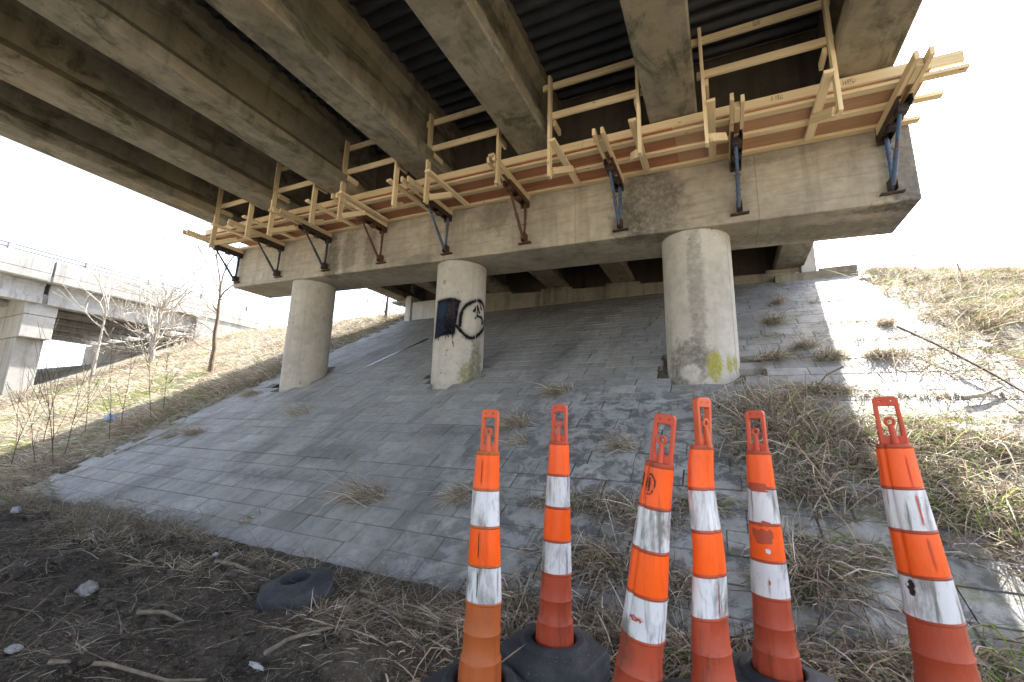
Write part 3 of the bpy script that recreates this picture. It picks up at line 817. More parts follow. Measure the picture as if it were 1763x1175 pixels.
def handle_mesh(name, base_w, top_w, h):
    cu = bpy.data.curves.new(name, 'CURVE'); cu.dimensions = '2D'; cu.fill_mode = 'BOTH'; cu.extrude = .009; cu.bevel_depth = .003; cu.bevel_resolution = 1
    def loop(pts):
        sp = cu.splines.new('POLY'); sp.points.add(len(pts) - 1); sp.use_cyclic_u = True
        for q, (x, y) in zip(sp.points, pts): q.co = (x, y, 0, 1)
    def rrect(w0, w1, z0, z1, r, n=5):
        out = []
        for cx, cz, a0 in ((w1 - r, z1 - r, 0), (-w1 + r, z1 - r, 90), (-w0 + r, z0 + r, 180), (w0 - r, z0 + r, 270)):
            for i in range(n + 1):
                a = R(a0 + 90 * i / n); out.append((cx + r * math.cos(a), cz + r * math.sin(a)))
        return out
    loop(rrect(base_w, top_w, -.015, h, .014))
    loop(rrect(base_w - .0075, top_w - .0075, .036, h - .030, .007))
    for s_ in (-1, 1):
        loop([(s_ * top_w * .48 + .005 * math.cos(R(a)), h - .015 + .005 * math.sin(R(a))) for a in range(0, 360, 30)])
    o = bpy.data.objects.new(name, cu); C.objects.link(o)
    dg = bpy.context.evaluated_depsgraph_get()
    me = bpy.data.meshes.new_from_object(o.evaluated_get(dg))
    bpy.data.objects.remove(o); bpy.data.curves.remove(cu)
    me.transform(Matrix.Rotation(R(90), 4, 'X'))
    return me

def rubber_base(mb, r=.225, ang=0.0, tf=None, hk=1.0):
    n = 48
    def hexr(a, rr, round_=.72):
        a = (a - ang) % (math.pi / 3) - math.pi / 6
        hx = math.cos(math.pi / 6) / math.cos(a)
        return rr * (round_ * hx + (1 - round_))
    prof = [(.094, .0, 0), (.094, .128, 0), (.101, .136, 0), (.132, .134, 0), (.145, .118, .2), (.95 * r, .100, 1), (r, .082, 1), (r * 1.01, .0, 1)]
    o = len(mb.v)
    for pr, z, hx in prof:
        for k in range(n):
            a = 2 * math.pi * k / n
            rr = pr * (1 - hx) + hexr(a, pr * 1.08, 1.0) * hx
            v = Vector((rr * math.cos(a), rr * math.sin(a), z * hk))
            mb.v.append(tuple(tf @ v if tf else v))
    for i in range(len(prof) - 1):
        for k in range(n):
            k2 = (k + 1) % n
            mb.f.append((o + i * n + k, o + i * n + k2, o + (i + 1) * n + k2, o + (i + 1) * n + k)); mb.uv.append(None)

def cone(lab, base, top, facing, body, handle, squash, crease, Rs=1.0, base_ang=0.0, hole_big=False, bands='OWOW', fold=0.0, htilt=0.0, base_on=True, peel=None):
    base = Vector(base); top = Vector(top); ax = (top - base); L = ax.length; ax.normalize()
    xdir = Vector((math.cos(facing), math.sin(facing), 0)); xdir = (xdir - ax * xdir.dot(ax)).normalized(); ydir = ax.cross(xdir)
    Mx = Matrix((xdir, ydir, ax)).transposed().to_4x4(); Mx.translation = base
    t = thing("channelizer_cone", lab, "traffic cone", base, "orange and white channelizer cones")
    seed_ = int(abs(base.x) * 100)
    def rad(z):   # body radius by height (fraction of 1.13 m)
        return (.0835 - .0375 * min(z / .96, 1.05)) * Rs
    def sq(r, a, z):
        k = squash * sstep(.10, .45, z)
        r = r * (1 + .05 * (float(vnoise(3 + math.cos(a) * 1.3 + seed_ * 7, z * 5 + math.sin(a) * 1.3, seed_)) - .5) * float(sstep(.25, .5, z)))
        x = r * math.cos(a); y = r * math.sin(a)
        x *= 1 - .45 * float(k); y *= 1 + .18 * float(k)
        da = (a - crease + math.pi) % (2 * math.pi) - math.pi
        dn = math.exp(-(da / .13) ** 2) * .16 * float(sstep(.3, .6, z)) * (1 if fold else .35)
        x *= 1 - dn; y *= 1 - dn
        if fold: y += 0.02 * fold * math.sin(z * 6.0) * float(sstep(.3, 1, z)); x += .006 * fold * math.sin(z * 13)
        return tuple(Mx @ Vector((x, y, z)))
    zb = [(.955, .815), (.815, .675), (.675, .535), (.535, .40)]
    prof = [(rad(.0) * 1.14, .02)]
    for z in np.linspace(.03, .20, 8): prof.append((rad(z) * 1.06, z))
    prof += [(rad(.205) * 1.07, .205), (rad(.215) * .985, .216), (rad(.29) * .985, .29), (rad(.295) * 1.035, .296), (rad(.302) * .985, .304), (rad(.35) * .985, .35), (rad(.395) * 1.0, .393)]
    for hi, lo in reversed(zb):
        prof += [(rad(lo) * 1.045, lo - .004), (rad(lo) * 1.05, lo), (rad(lo) * 1.0, lo + .004), (rad((lo + hi) / 2) * .985, (lo + hi) / 2), (rad(hi) * .985, hi - .006)]
    prof += [(rad(.955) * 1.04, .955), (rad(.955) * 1.0, .965), (rad(.955) * .55, .966), (rad(.955) * .3, .955)]
    mb = MB()
    flute = lambda r, a, z: sq(r * (1 + (.022 * (1 if math.sin(a * 9) > 0 else -1) if z < .185 else 0)), a, z)
    mb.lathe(prof, 72, flute)
    mb.build("body", M[body], t, smooth='auto')
    for (hi, lo), c in zip(zb, bands):
        mb = MB(); pr = [(rad(z) * 1.012 + .0012, z) for z in np.linspace(lo + .005, hi - .0065, 9)]
        mb.lathe(pr, 72, sq, closed=False)
        mb.build("reflective_band", M['band_o' if c == 'O' else 'band_w'], t, smooth=True)
    hw = rad(.955) * (.95 - .25 * squash)
    hw = max(min(hw * .86, .036), .028)
    me = handle_mesh("handle", hw, .034, .178)
    me.transform(Matrix.Rotation(htilt, 4, 'X'))
    hm = Mx.copy(); hm.translation = Mx @ Vector((0, 0, .955))
    hb = Matrix.Rotation(R(90), 4, 'Z')
    me.transform(hm @ hb); me.transform(Matrix.Translation(-base))
    h = link("handle", me, M[handle], t, base=base)
    # thick root of the handle and the hook-eye tab inside it
    mb = MB()
    TT = hm @ hb
    for s_ in (-1, 1):
        mb.tube([TT @ Vector((s_ * (hw - .004), .002, -.01)), TT @ Vector((s_ * (hw - .004), 0, .06)), TT @ Vector((s_ * .030, 0, .15))], [.011, .0078, .006], 10)
    mb.build("handle_rib", M[handle], t, smooth='auto')
    mb = MB()
    ctr = Vector((0, -.012, .088)); n_ = 14
    pts = [TT @ (ctr + Vector((.012 * math.cos(2 * math.pi * i / n_), 0, .013 * math.sin(2 * math.pi * i / n_)))) for i in range(n_ + 1)]
    mb.tube(pts, [.0055] * (n_ + 1), 8, False)
    mb.tube([TT @ Vector((0, -.012, .076)), TT @ Vector((.002, -.014, .04)), TT @ Vector((.004, -.02, 0))], [.009, .010, .012], 8)
    mb.build("hook_eye", M[handle], t, smooth='auto')
    if base_on:
        mb = MB(); rubber_base(mb, .225, base_ang, Matrix.Translation(base)); mb.build("rubber_base", M['rubber'], t, smooth='auto', bevel=.004)
    return t, Mx, sq, rad

def patch(t, Mx, sq, rad, a0, a1, z0, z1, seed, mat, name, thr=.5, sc=70, proud=.0022, shape=None):
    """irregular torn or inked patch following the cone wall"""
    rg = np.random.default_rng(seed); na, nz = 26, 26; mb = MB(); ids = {}
    for i in range(na):
        for j in range(nz):
            a = a0 + (a1 - a0) * i / (na - 1); z = z0 + (z1 - z0) * j / (nz - 1)
            u, v = 2 * i / (na - 1) - 1, 2 * j / (nz - 1) - 1
            e = shape(u, v) if shape else 1.1 - abs(u) ** 3 - abs(v) ** 3
            if e + (.9 if shape else 1.7) * (float(vnoise(u * sc / 20 + seed, v * sc / 20, seed)) - .5) > thr - .25:
                ids[(i, j)] = len(mb.v); mb.v.append(sq(rad(z) * 1.012 + .0012 + proud, a, z))
    for (i, j) in list(ids):
        q = [(i, j), (i + 1, j), (i + 1, j + 1), (i, j + 1)]
        if all(k in ids for k in q): mb.f.append(tuple(ids[k] for k in q)); mb.uv.append(None)
    if mb.f: mb.build(name, M[mat], t, smooth=True)

F0 = -math.pi / 2     # local x towards -y: the handle plate faces the camera
c1 = cone("leftmost cone, dull orange lower body and a vertical crease down its bands", (-.895, 1.60, -1.07), (-.887, 1.60, .06), F0 + .15, 'c_orange', 'handle', .35, .3, .97, .3, fold=.5)
c2 = cone("slim upright cone second from left, seated in a whole black rubber base", (-.728, 1.95, -1.03), (-.704, 1.95, .099), F0, 'c_red', 'handle_red', .05, 2.2, .97, .35)
c3 = cone("cone third from left leaning right, with a black scrawl on its top orange band", (-.353, 1.639, -1.07), (-.19, 1.639, .049), F0 - .15, 'c_red', 'handle_red', -.05, -.55, 1.03, .1, fold=.3, htilt=.0)
c4 = cone("narrow folded cone fourth from left, with the tallest handle", (-.093, 1.747, -1.016), (-.073, 1.747, .114), F0 + .9, 'c_red', 'handle', .85, .1, .93, .2, fold=.9)
c5 = cone("cone second from right with torn peeling orange bands", (.122, 2.17, -1.043), (.119, 2.17, .087), F0 - .35, 'c_red', 'handle_red', .0, -1.2, .99, .5)
c6 = cone("rightmost cone leaning left, with a split seam down its bands", (.611, 2.049, -.992), (.538, 2.049, .135), F0 - .2, 'c_red', 'handle_red', .0, -.7, 1.08, .2, fold=.3)
# marks: scrawl on cone 3, torn patches on cone 5 and 6, scuffs
ring = lambda u, v: 1.0 - abs(math.hypot(u * 1.05, v) - .72) * 5.5 if not (abs(u) < .16 and abs(v) < .55) else .6
patch(*c3, -.75, .30, .845, .935, 5, 'scrawl', 'scrawl', .62, 60, shape=ring)
patch(*c3, -.95, -.72, .865, .935, 9, 'scrawl', 'scrawl', .75, 90)
patch(*c3, -.55, .35, .455, .475, 12, 'c_red', 'scuff', .85, 120)
patch(*c5, -.7, .9, .80, .835, 3, 'c_red', 'torn_patch', .35, 40)
patch(*c5, -.55, .75, .60, .66, 8, 'c_red', 'torn_patch', .35, 50)
patch(*c5, -.2, .7, .665, .69, 14, 'c_red', 'torn_patch', .45, 50)
patch(*c5, .25, .35, .45, .47, 15, 'c_red', 'torn_patch', .2, 50)
patch(*c5, .2, .5, .565, .585, 25, 'band_w', 'torn_patch', .5, 70)
for z0, z1 in ((.82, .93), (.69, .80), (.555, .66)):
    patch(*c6, .42, .52, z0, z1, int(z0 * 100), 'handle_red', 'split_seam', .3, 80)
patch(*c6, -.9, -.45, .47, .52, 31, 'scrawl', 'scuff', .55, 60)
for z0, z1 in ((.83, .94), (.56, .66), (.42, .52)):
    patch(*c1, -.12, -.06, z0, z1, int(z0 * 77), 'scuff', 'split_seam', .3, 90) if 'scuff' in M else patch(*c1, -.12, -.06, z0, z1, int(z0 * 77), 'scrawl', 'split_seam', .3, 90)
patch(*c3, -.66, -.58, .83, .955, 44, 'handle_red', 'split_seam', .2, 90)
patch(*c4, -.05, .05, .41, .52, 45, 'c_red', 'split_seam', .2, 90)

# loose base
lb = MB()
zl = float(H(-2.62, 2.17)) + .0
Tm = Matrix.Translation((-2.62, 2.17, zl)) @ Matrix.Rotation(R(9), 4, 'X') @ Matrix.Rotation(R(-4), 4, 'Y')
rubber_base(lb, .235, .35, Tm, .85)
lbo = lb.build("rubber_base", M['rubber'], None, smooth='auto', bevel=.004, loc=(-2.62, 2.17, zl))
tag(lbo, "loose black rubber cone base lying half buried in mud below the slope paving", "rubber base")

# ------------------------------------------------------------------ grass
N = NT("dry_grass"); t = N.attr("tint")
N.fin(t[0], .75, None, .15)
tr = N.n("ShaderNodeBsdfTranslucent"); N.l(t[0], tr.inputs["Color"])
mx = N.n("ShaderNodeMixShader"); mx.inputs[0].default_value = .35
N.l(N.b.outputs[0], mx.inputs[1]); N.l(tr.outputs[0], mx.inputs[2]); N.l(mx.outputs[0], N.out.inputs["Surface"])
M['grass'] = N.m
STRAW = np.array([[.54, .45, .335], [.41, .335, .245], [.72, .635, .52], [.27, .22, .165], [.50, .435, .37], [.40, .30, .205]])
GREEN = np.array([[.16, .23, .04], [.22, .27, .06], [.12, .19, .035]])

def blades(P, Ln, lean, droop, width, col):
    n = len(P)
    t = np.array([0, .38, .72, 1.0])
    d = lean / np.linalg.norm(lean, axis=1, keepdims=True)
    ctr = P[:, None, :] + d[:, None, :] * (Ln[:, None] * t)[..., None]
    ctr[..., 2] -= (droop * Ln)[:, None] * t ** 2
    hd = np.zeros((n, 3)); ra = RNG.uniform(0, 2 * np.pi, n); hd[:, 0] = np.cos(ra); hd[:, 1] = np.sin(ra)
    # bend sideways
    ctr[..., 0] += (hd[:, 1] * Ln * RNG.normal(0, .18, n))[:, None] * t ** 2
    ctr[..., 1] += (hd[:, 0] * Ln * RNG.normal(0, .18, n))[:, None] * t ** 2
    wv = np.cross(d, hd); wv /= np.linalg.norm(wv, axis=1, keepdims=True) + 1e-9
    V = np.zeros((n, 7, 3))
    for k, s in enumerate((1.0, .85, .55)):
        V[:, 2 * k] = ctr[:, k] - wv * (width * s / 2)[:, None]; V[:, 2 * k + 1] = ctr[:, k] + wv * (width * s / 2)[:, None]
    V[:, 6] = ctr[:, 3]
    o = (np.arange(n) * 7)[:, None]
    Q = np.concatenate([o + np.array([[0, 1, 3, 2]]), o + np.array([[2, 3, 5, 4]])]); T3 = o + np.array([[4, 5, 6]])
    return V.reshape(-1, 3), Q, T3, np.repeat(col, 7, axis=0)

def grass_obj(name, parts, parent=None, loc=None):
    Vs, Qs, Ts, Cs = [], [], [], []; o = 0
    for V, Q, T3, c in parts:
        Vs.append(V); Qs.append(Q + o); Ts.append(T3 + o); Cs.append(c); o += len(V)
    V = np.concatenate(Vs)
    base = Vector(loc) if loc is not None else Vector((0, 0, 0))
    me = np_mesh(name, V - np.array(base), [np.concatenate(Qs), np.concatenate(Ts)], np.concatenate(Cs))
    return link(name, me, M['grass'], parent, base=base)

def surf(x, y):
    p = paved(x, y) > .5
    return np.where(p & (y > 2.55) & (y < 10.9), np.maximum(PA + PB * y, H(x, y)), H(x, y))

def field(n, x, y, Lm, green=.1, up=.5, flat=.5, wd=.006, lsd=.35, dirn=(0.1, -1.0), spread=.9):
    """blades rooted at x,y; leaning downhill (-y) mostly"""
    z = surf(x, y) - .01
    P = np.stack([x, y, z], -1)
    Ln = Lm * np.exp(RNG.normal(0, lsd, n))
    lean = np.stack([dirn[0] + RNG.normal(0, spread, n), dirn[1] + RNG.normal(0, spread, n), np.full(n, up) + np.abs(RNG.normal(0, .45, n))], -1)
    col = STRAW[RNG.integers(0, len(STRAW), n)] * RNG.uniform(.4, 1.2, (n, 1))
    g = RNG.random(n) < green
    col[g] = GREEN[RNG.integers(0, 3, g.sum())] * RNG.uniform(.7, 1.25, (g.sum(), 1))
    return blades(P, Ln, lean, np.abs(RNG.normal(flat, .25, n)), wd * RNG.uniform(.6, 1.4, n), col)

def scatter(n, x0, x1, y0, y1, dens):
    x = RNG.uniform(x0, x1, n); y = RNG.uniform(y0, y1, n)
    k = RNG.random(n) < dens(x, y)
    return x[k], y[k]

# right bank
def d_right(x, y):
    edge = np.interp(y, [2.6, 3.3, 3.7, 4.1, 4.6, 5, 6, 7, 8, 9, 11], [1.55, 1.6, 1.15, 1.0, .95, 1.2, 1.65, 2.05, 2.35, 2.5, 2.7]) + 1.5 * fbm(x * 1.1, y * 1.1, 61, 3)
    dd = sstep(-.15, .35, x - edge)
    clump = sstep(-.08, .10, fbm(x * 1.6, y * 1.6, 66, 3))
    return dd * (.15 + .85 * clump)
x, y = scatter(60000, 0.2, 8, 2.6, 13.5, d_right)
gr = 0.06 + .30 * (fbm(x * .9, y * .9, 71, 2) > .12)
parts = [field(len(x), x, y, .28, gr, .40, .55, .008)]
x, y = scatter(16000, 2.6, 5.6, 7, 13.0, lambda x, y: .9 + 0 * x)
parts.append(field(len(x), x, y, .22, .2, .45, .5, .007))
grass_obj("dry_grass", parts).__setitem__('kind', 'stuff')

# ragged clumps on the lower right paving and round the cones: (x, y, rx, ry, n, length, green)
CL = [(1.9, 5.45, .9, .05, 700, .12, .1), (1.2, 6.48, 1.1, .05, 700, .14, .1), (1.8, 7.0, .7, .05, 350, .12, .1), (1.9, 7.75, .6, .05, 350, .14, .15), (1.6, 5.05, .7, .06, 500, .14, .2), (.7, 7.35, .6, .05, 300, .12, .1), (1.9, 8.9, .5, .05, 250, .14, .2),
      (.42, 5.15, .45, .38, 1500, .34, .05), (.70, 4.75, .35, .30, 900, .30, .10), (.30, 4.55, .30, .35, 700, .32, .08), (1.0, 5.6, .3, .12, 350, .22, .15), (1.35, 4.75, .4, .25, 800, .28, .25),
      (1.75, 4.65, .35, .25, 700, .28, .15), (1.05, 4.35, .45, .15, 700, .28, .1), (.55, 4.0, .30, .25, 600, .30, .05), (1.5, 4.0, .35, .25, 900, .34, .2), (1.75, 3.75, .3, .25, 700, .34, .2),
      (.62, 3.45, .35, .14, 500, .26, .15), (.38, 3.25, .28, .22, 900, .34, .06), (1.0, 2.9, .4, .2, 600, .28, .2),
      (.55, 2.8, .35, .2, 700, .26, .12), (-.95, 3.65, .35, .14, 600, .24, .05), (-1.35, 3.6, .25, .10, 300, .22, .05), (-.62, 3.55, .3, .15, 500, .26, .05), (-.25, 3.75, .25, .12, 300, .24, .08),
      (-.85, 3.10, .40, .20, 1300, .26, .02), (-.35, 3.05, .25, .15, 500, .24, .04), (-1.30, 2.70, .30, .18, 1000, .26, .02), (-.75, 2.65, .45, .22, 1600, .26, .02), (-.25, 2.6, .35, .25, 1100, .26, .05),
      (.20, 2.70, .25, .2, 600, .24, .06), (-1.25, 2.25, .35, .28, 1300, .22, .01), (-.55, 2.3, .25, .2, 700, .22, .02), (-1.6, 2.0, .35, .3, 900, .16, .0), (-1.15, 1.75, .25, .2, 500, .16, .0), (.45, 2.4, .3, .2, 500, .2, .1)]
parts = []
for cx, cy, rx, ry, n, Lm, g in CL:
    n = int(n * (.45 if ry < .07 else .8))
    if cy < 3.9: n = int(n * .6); rx *= .8; ry *= .8
    x = cx + RNG.normal(0, rx * .55, n); y = cy + RNG.normal(0, ry * .55, n)
    q_ = field(n, x, y, Lm * .5, g * .3, .12, .12, .006, dirn=(RNG.normal(0, .6), -.9), spread=1.0); parts.append((q_[0], q_[1], q_[2], q_[3] * .6))
    parts.append(field(n, x, y, Lm * 1.05, g, .5, .6, .0065, dirn=(RNG.normal(0, .45), -.9), spread=.6))
grass_obj("dry_grass", parts).__setitem__('kind', 'stuff')

# left bank
def d_left(x, y):
    xl = -9.3 - .05 * (y - 2.7)
    return sstep(-.05, .35, xl - x + .5 * fbm(x * 1.2, y * 1.2, 81, 2)) * (.35 + .65 * sstep(-.1, .12, fbm(x * 1.1, y * 1.1, 82, 3)))
x, y = scatter(60000, -21.5, -9.0, 2.4, 13.5, d_left)
band = sstep(2.2, .6, (-9.4 - x)) * .6
g = .05 + .40 * (fbm(x * .6, y * .9, 85, 2) > .13)
parts = [field(len(x), x, y, .22, g, .42, .6, .011)]
x, y = scatter(20000, -11.0, -9.1, 2.4, 12, lambda x, y: d_left(x, y))
parts.append(field(len(x), x, y, .24, .05, .35, .55, .007))
x, y = scatter(9000, -24, -9.0, 10.8, 14.5, lambda x, y: .8 + 0 * x)
parts.append(field(len(x), x, y, .20, .05, .9, .3, .010))
x, y = scatter(8000, -16, -8.2, 1.6, 3.2, lambda x, y: sstep(.1, -.1, y - 3.0 + .25 * (x + 9)) * .9)
parts.append(field(len(x), x, y, .25, .12, .4, .5, .007))
grass_obj("dry_grass", parts).__setitem__('kind', 'stuff')

# straw matted on the mud below the paving
def d_mud(x, y):
    return (.25 + .75 * sstep(.0, .14, fbm(x * 1.7, y * 1.7, 91, 3))) * (.25 + .75 * sstep(1.5, 2.3, y)) * sstep(2.85, 2.55, y)
x, y = scatter(110000, -9, -.9, .8, 2.95, d_mud)
parts = [field(len(x), x, y, .085, .01, .10, .10, .0035, spread=1.2, dirn=(.3, -.2), lsd=.6)]
parts[0] = (parts[0][0], parts[0][1], parts[0][2], parts[0][3] * .55)
x = RNG.uniform(-8.4, -1.3, 22000); y = 2.56 + RNG.normal(0, .15, 22000) + .15 * fbm(x * 1.5, x * 0, 5, 2)
k = RNG.random(22000) < sstep(-.05, .15, fbm(x * 1.4, y, 93, 2) + .03); x, y = x[k], y[k]
parts.append(field(len(x), x, y, .13, .02, .15, .2, .004, spread=.9, dirn=(.8, -.2)))
parts[1] = (parts[1][0], parts[1][1], parts[1][2], parts[1][3] * .7)
for mx, my, rx, ry, n in ((-4.7, 2.60, .45, .06, 900), (-3.4, 2.45, .5, .08, 700), (-6.2, 2.45, .6, .12, 1200), (-2.2, 2.42, .3, .06, 500), (-1.7, 2.2, .4, .12, 900), (-5.4, 2.15, .6, .15, 900), (-3.9, 2.05, .6, .12, 700), (-2.0, 1.9, .3, .15, 600)):
    x = mx + RNG.normal(0, rx * .6, n); y = my + RNG.normal(0, ry * .6, n)
    q_ = field(n, x, y, .13, .01, .2, .2, .005, spread=.8, dirn=(1.0, -.4)); parts.append((q_[0], q_[1], q_[2], q_[3] * .85))
tag(grass_obj("straw_litter", parts), kind='stuff')

def lumps(name, n, x0, x1, y0, y1, rmin, rmax, mat, seed, dens):
    rg = np.random.default_rng(seed)
    bm = bmesh.new(); bmesh.ops.create_icosphere(bm, subdivisions=2, radius=1)
    bv = np.array([v.co[:] for v in bm.verts]); bf = np.array([[v.index for v in f.verts] for f in bm.faces]); bm.free()
    x = rg.uniform(x0, x1, n); y = rg.uniform(y0, y1, n); k = rg.random(n) < dens(x, y); x, y = x[k], y[k]; n = len(x)
    rr = rmin + (rmax - rmin) * rg.random(n) ** 4
    sc_ = rr[:, None] * rg.uniform(.6, 1.3, (n, 3)) * np.array([1, 1, .75])
    nz = 1 + .55 * (vnoise(bv[None, :, 0] * 1.9 + np.arange(n)[:, None] * 3.1, bv[None, :, 1] * 1.9 + bv[None, :, 2] * 2.3, 3) - .5)
    V = bv[None] * nz[..., None] * sc_[:, None, :]
    a = rg.uniform(0, 6.28, n); c_, s_ = np.cos(a)[:, None], np.sin(a)[:, None]
    V = np.stack([V[..., 0] * c_ - V[..., 1] * s_ + x[:, None], V[..., 0] * s_ + V[..., 1] * c_ + y[:, None], V[..., 2] + (surf(x, y) + rr * .25)[:, None]], -1)
    F = (bf[None] + (np.arange(n) * len(bv))[:, None, None]).reshape(-1, 3)
    return tag(link(name, np_mesh(name, V.reshape(-1, 3), [F]), mat, smooth=True), kind='stuff')
dm = lambda x, y: (.12 + .9 * sstep(.0, .16, fbm(x * 1.3, y * 1.3, 97, 3)) + .8 * np.exp(-((x + 1.8) ** 2 + (y - 1.75) ** 2) / .12)) * sstep(2.7, 2.4, y)
lumps("mud_clods", 3200, -7.5, -1.1, .8, 2.7, .005, .040, M['soil'], 4, dm)

# lone tufts on the paving, each a thing
TUFT = [(-3.23, 3.43, .40, 420, .34, "golden brown grass tuft on the lower slope paving, left of the leftmost cone"),
        (-2.19, 3.57, .26, 260, .26, "brown grass tuft just behind the leftmost cone on the paving"),
        (-6.37, 4.97, .5, 120, .34, "thin sprawling weed on the paving between the left column and the graffiti column"),
        (-8.07, 4.31, .38, 220, .26, "low flattened grass tuft on the paving at the left, below the left column"),
        (-8.5, 4.18, .15, 90, .16, "tiny dark grass tuft at the far left of the paving beside the flattened tuft"),
        (-2.24, 4.80, .30, 420, .28, "combed-over straw tuft on the paving between the two leftmost cone handles"),
        (-2.02, 5.62, .30, 420, .24, "upper straw tuft on the paving directly above the second cone's handle"),
        (-2.07, 4.45, .18, 120, .18, "small thin tuft on the paving below the combed-over straw tuft"),
        (-.90, 4.45, .26, 260, .24, "pale straw tuft on the paving above the leaning third cone"),
        (-4.35, 2.95, .12, 70, .12, "little green-brown tuft low on the paving above the loose rubber base"),
        (1.05, 9.10, .22, 200, .24, "straw tuft high on the paving under the bridge near the right abutment"),
        (.80, 8.0, .3, 300, .26, "wide straw tuft on the mossy paving right of the right-hand column"),
        (1.02, 6.85, .28, 300, .26, "orange-brown tuft in the shade at the edge of the sunlit paving"),
        (.62, 6.5, .32, 420, .22, "long low tuft beside the foot of the right-hand column"),
        (1.22, 6.45, .28, 360, .24, "bushy tuft straddling the shadow edge right of the right-hand column"),
        (1.72, 6.45, .34, 420, .24, "sunlit yellow tuft on the paving beyond the shadow edge"),
        (2.1, 7.55, .25, 260, .22, "sunlit tuft with a dark underside on the upper right paving"),
        (-8.9, 5.7, .4, 330, .22, "dry tuft at the foot of the left column, on its left side"),
        (-8.7, 6.9, .4, 260, .2, "dark grass clump on the paving behind the left column")]
for cx, cy, rr, n, Lm, lab in TUFT:
    x = cx + RNG.normal(0, rr * .25, n); y = cy + RNG.normal(0, .05, n) + (x - cx) * .15
    pt = field(n, x, y, Lm, .06, .42, .55, .0045 if cy < 6 else .006, dirn=(-.55 if cx < 0 else .1, -.8), spread=.5)
    o = grass_obj("grass_tuft", [pt], loc=(cx, cy, float(PA + PB * cy)))
    tag(o, lab, "grass tuft", "grass tufts growing in the paving joints")

# ------------------------------------------------------------------ trees, weeds, sticks
def bark(name, a, b):
    N = NT(name); p = N.pos(); n = N.noise(N.scale(p, (14, 14, 4)), 1.0, 5, .7)
    return N.fin(N.mix(N.ramp(n, .35, .65), a, b), .85, N.bump(n, .02), .15)
M['bark_brown'] = bark("brown_bark", (.10, .075, .055), (.20, .155, .12))
M['bark_grey'] = bark("pale_grey_bark", (.22, .195, .165), (.40, .36, .31))
M['twig'] = bark("dark_twig", (.075, .055, .042), (.15, .115, .09))

def branch(mb, p, d, L, r, depth, rg, nseg=5, kids=4, wander=.18, upw=.12, spread=.7, minr=.003):
    pts = [p.copy()]; rads = [r]; d = d.normalized(); dirs = [d]
    for i in range(nseg):
        d = (d + Vector((rg.gauss(0, wander), rg.gauss(0, wander), rg.gauss(0, wander) + upw))).normalized()
        p = p + d * (L / nseg); pts.append(p.copy()); rads.append(max(r * (1 - .8 * (i + 1) / nseg), minr)); dirs.append(d)
    mb.tube(pts, rads, 6 if r < .02 else 9)
    if depth > 0:
        for k in range(kids):
            f = rg.uniform(.25, .98); i = min(int(f * nseg), nseg - 1)
            q = pts[i].lerp(pts[i + 1], f * nseg - i)
            ax = Vector((rg.gauss(0, 1), rg.gauss(0, 1), rg.gauss(0, .6)))
            nd = (dirs[i] + ax.normalized() * spread * rg.uniform(.7, 1.3)).normalized()
            branch(mb, q, nd, L * rg.uniform(.35, .65), max(rads[i] * .6, minr), depth - 1, rg, max(3, nseg - 1), kids, wander, upw, spread, minr)

def bare_tree(name, lab, x, y, h, r, trunk_pts, limbs, mat, seed, cat="tree", depth=2, kids=4, spread=.7, upw=.12, minr=.003):
    rg = random.Random(seed); z = float(H(x, y)) - .08; base = Vector((x, y, z))
    t = thing(name, lab, cat, base)
    mb = MB(); pts = [base + Vector(q) for q in trunk_pts]
    mb.tube(pts, [r * (1 - .6 * i / (len(pts) - 1)) for i in range(len(pts))], 10); mb.build("trunk", mat, t, smooth='auto')
    mb = MB()
    for f, d, L, rr in limbs:
        i = min(int(f * (len(pts) - 1)), len(pts) - 2); q = pts[i].lerp(pts[i + 1], f * (len(pts) - 1) - i)
        branch(mb, q, Vector(d), L, rr, depth, rg, 6, kids, .16, upw, spread, minr)
    mb.build("crown", mat, t, smooth='auto')
    return t
# brown sapling with upright whips, left of the left column
bare_tree("bare_tree", "brown bare sapling with thin upright whips, just left of the left-hand column", -12.98, 7.02, 3, .075,
          [(0, 0, 0), (-.05, 0, .35), (-.02, 0, .75), (-.12, 0, 1.2), (-.10, 0, 1.7), (-.16, 0, 2.15), (-.17, 0, 2.3)],
          [(1, (-.5, 0, 1), 2.6, .035), (1, (.0, 0, 1), 1.9, .028), (.98, (.2, 0, 1), 2.4, .022), (.97, (.9, 0, .8), 1.4, .025), (.9, (1, 0, .35), 1.6, .015), (.72, (-1, 0, .3), 1.2, .03), (.7, (-.9, .2, .9), 2.6, .025),
           (.7, (-1, .3, .25), 2.2, .014), (.5, (-.8, -.3, .5), 1.0, .012), (.3, (-.8, 0, .6), 1.3, .012)], M['bark_brown'], 3, depth=1, kids=2, spread=.35, upw=.05, minr=.010)
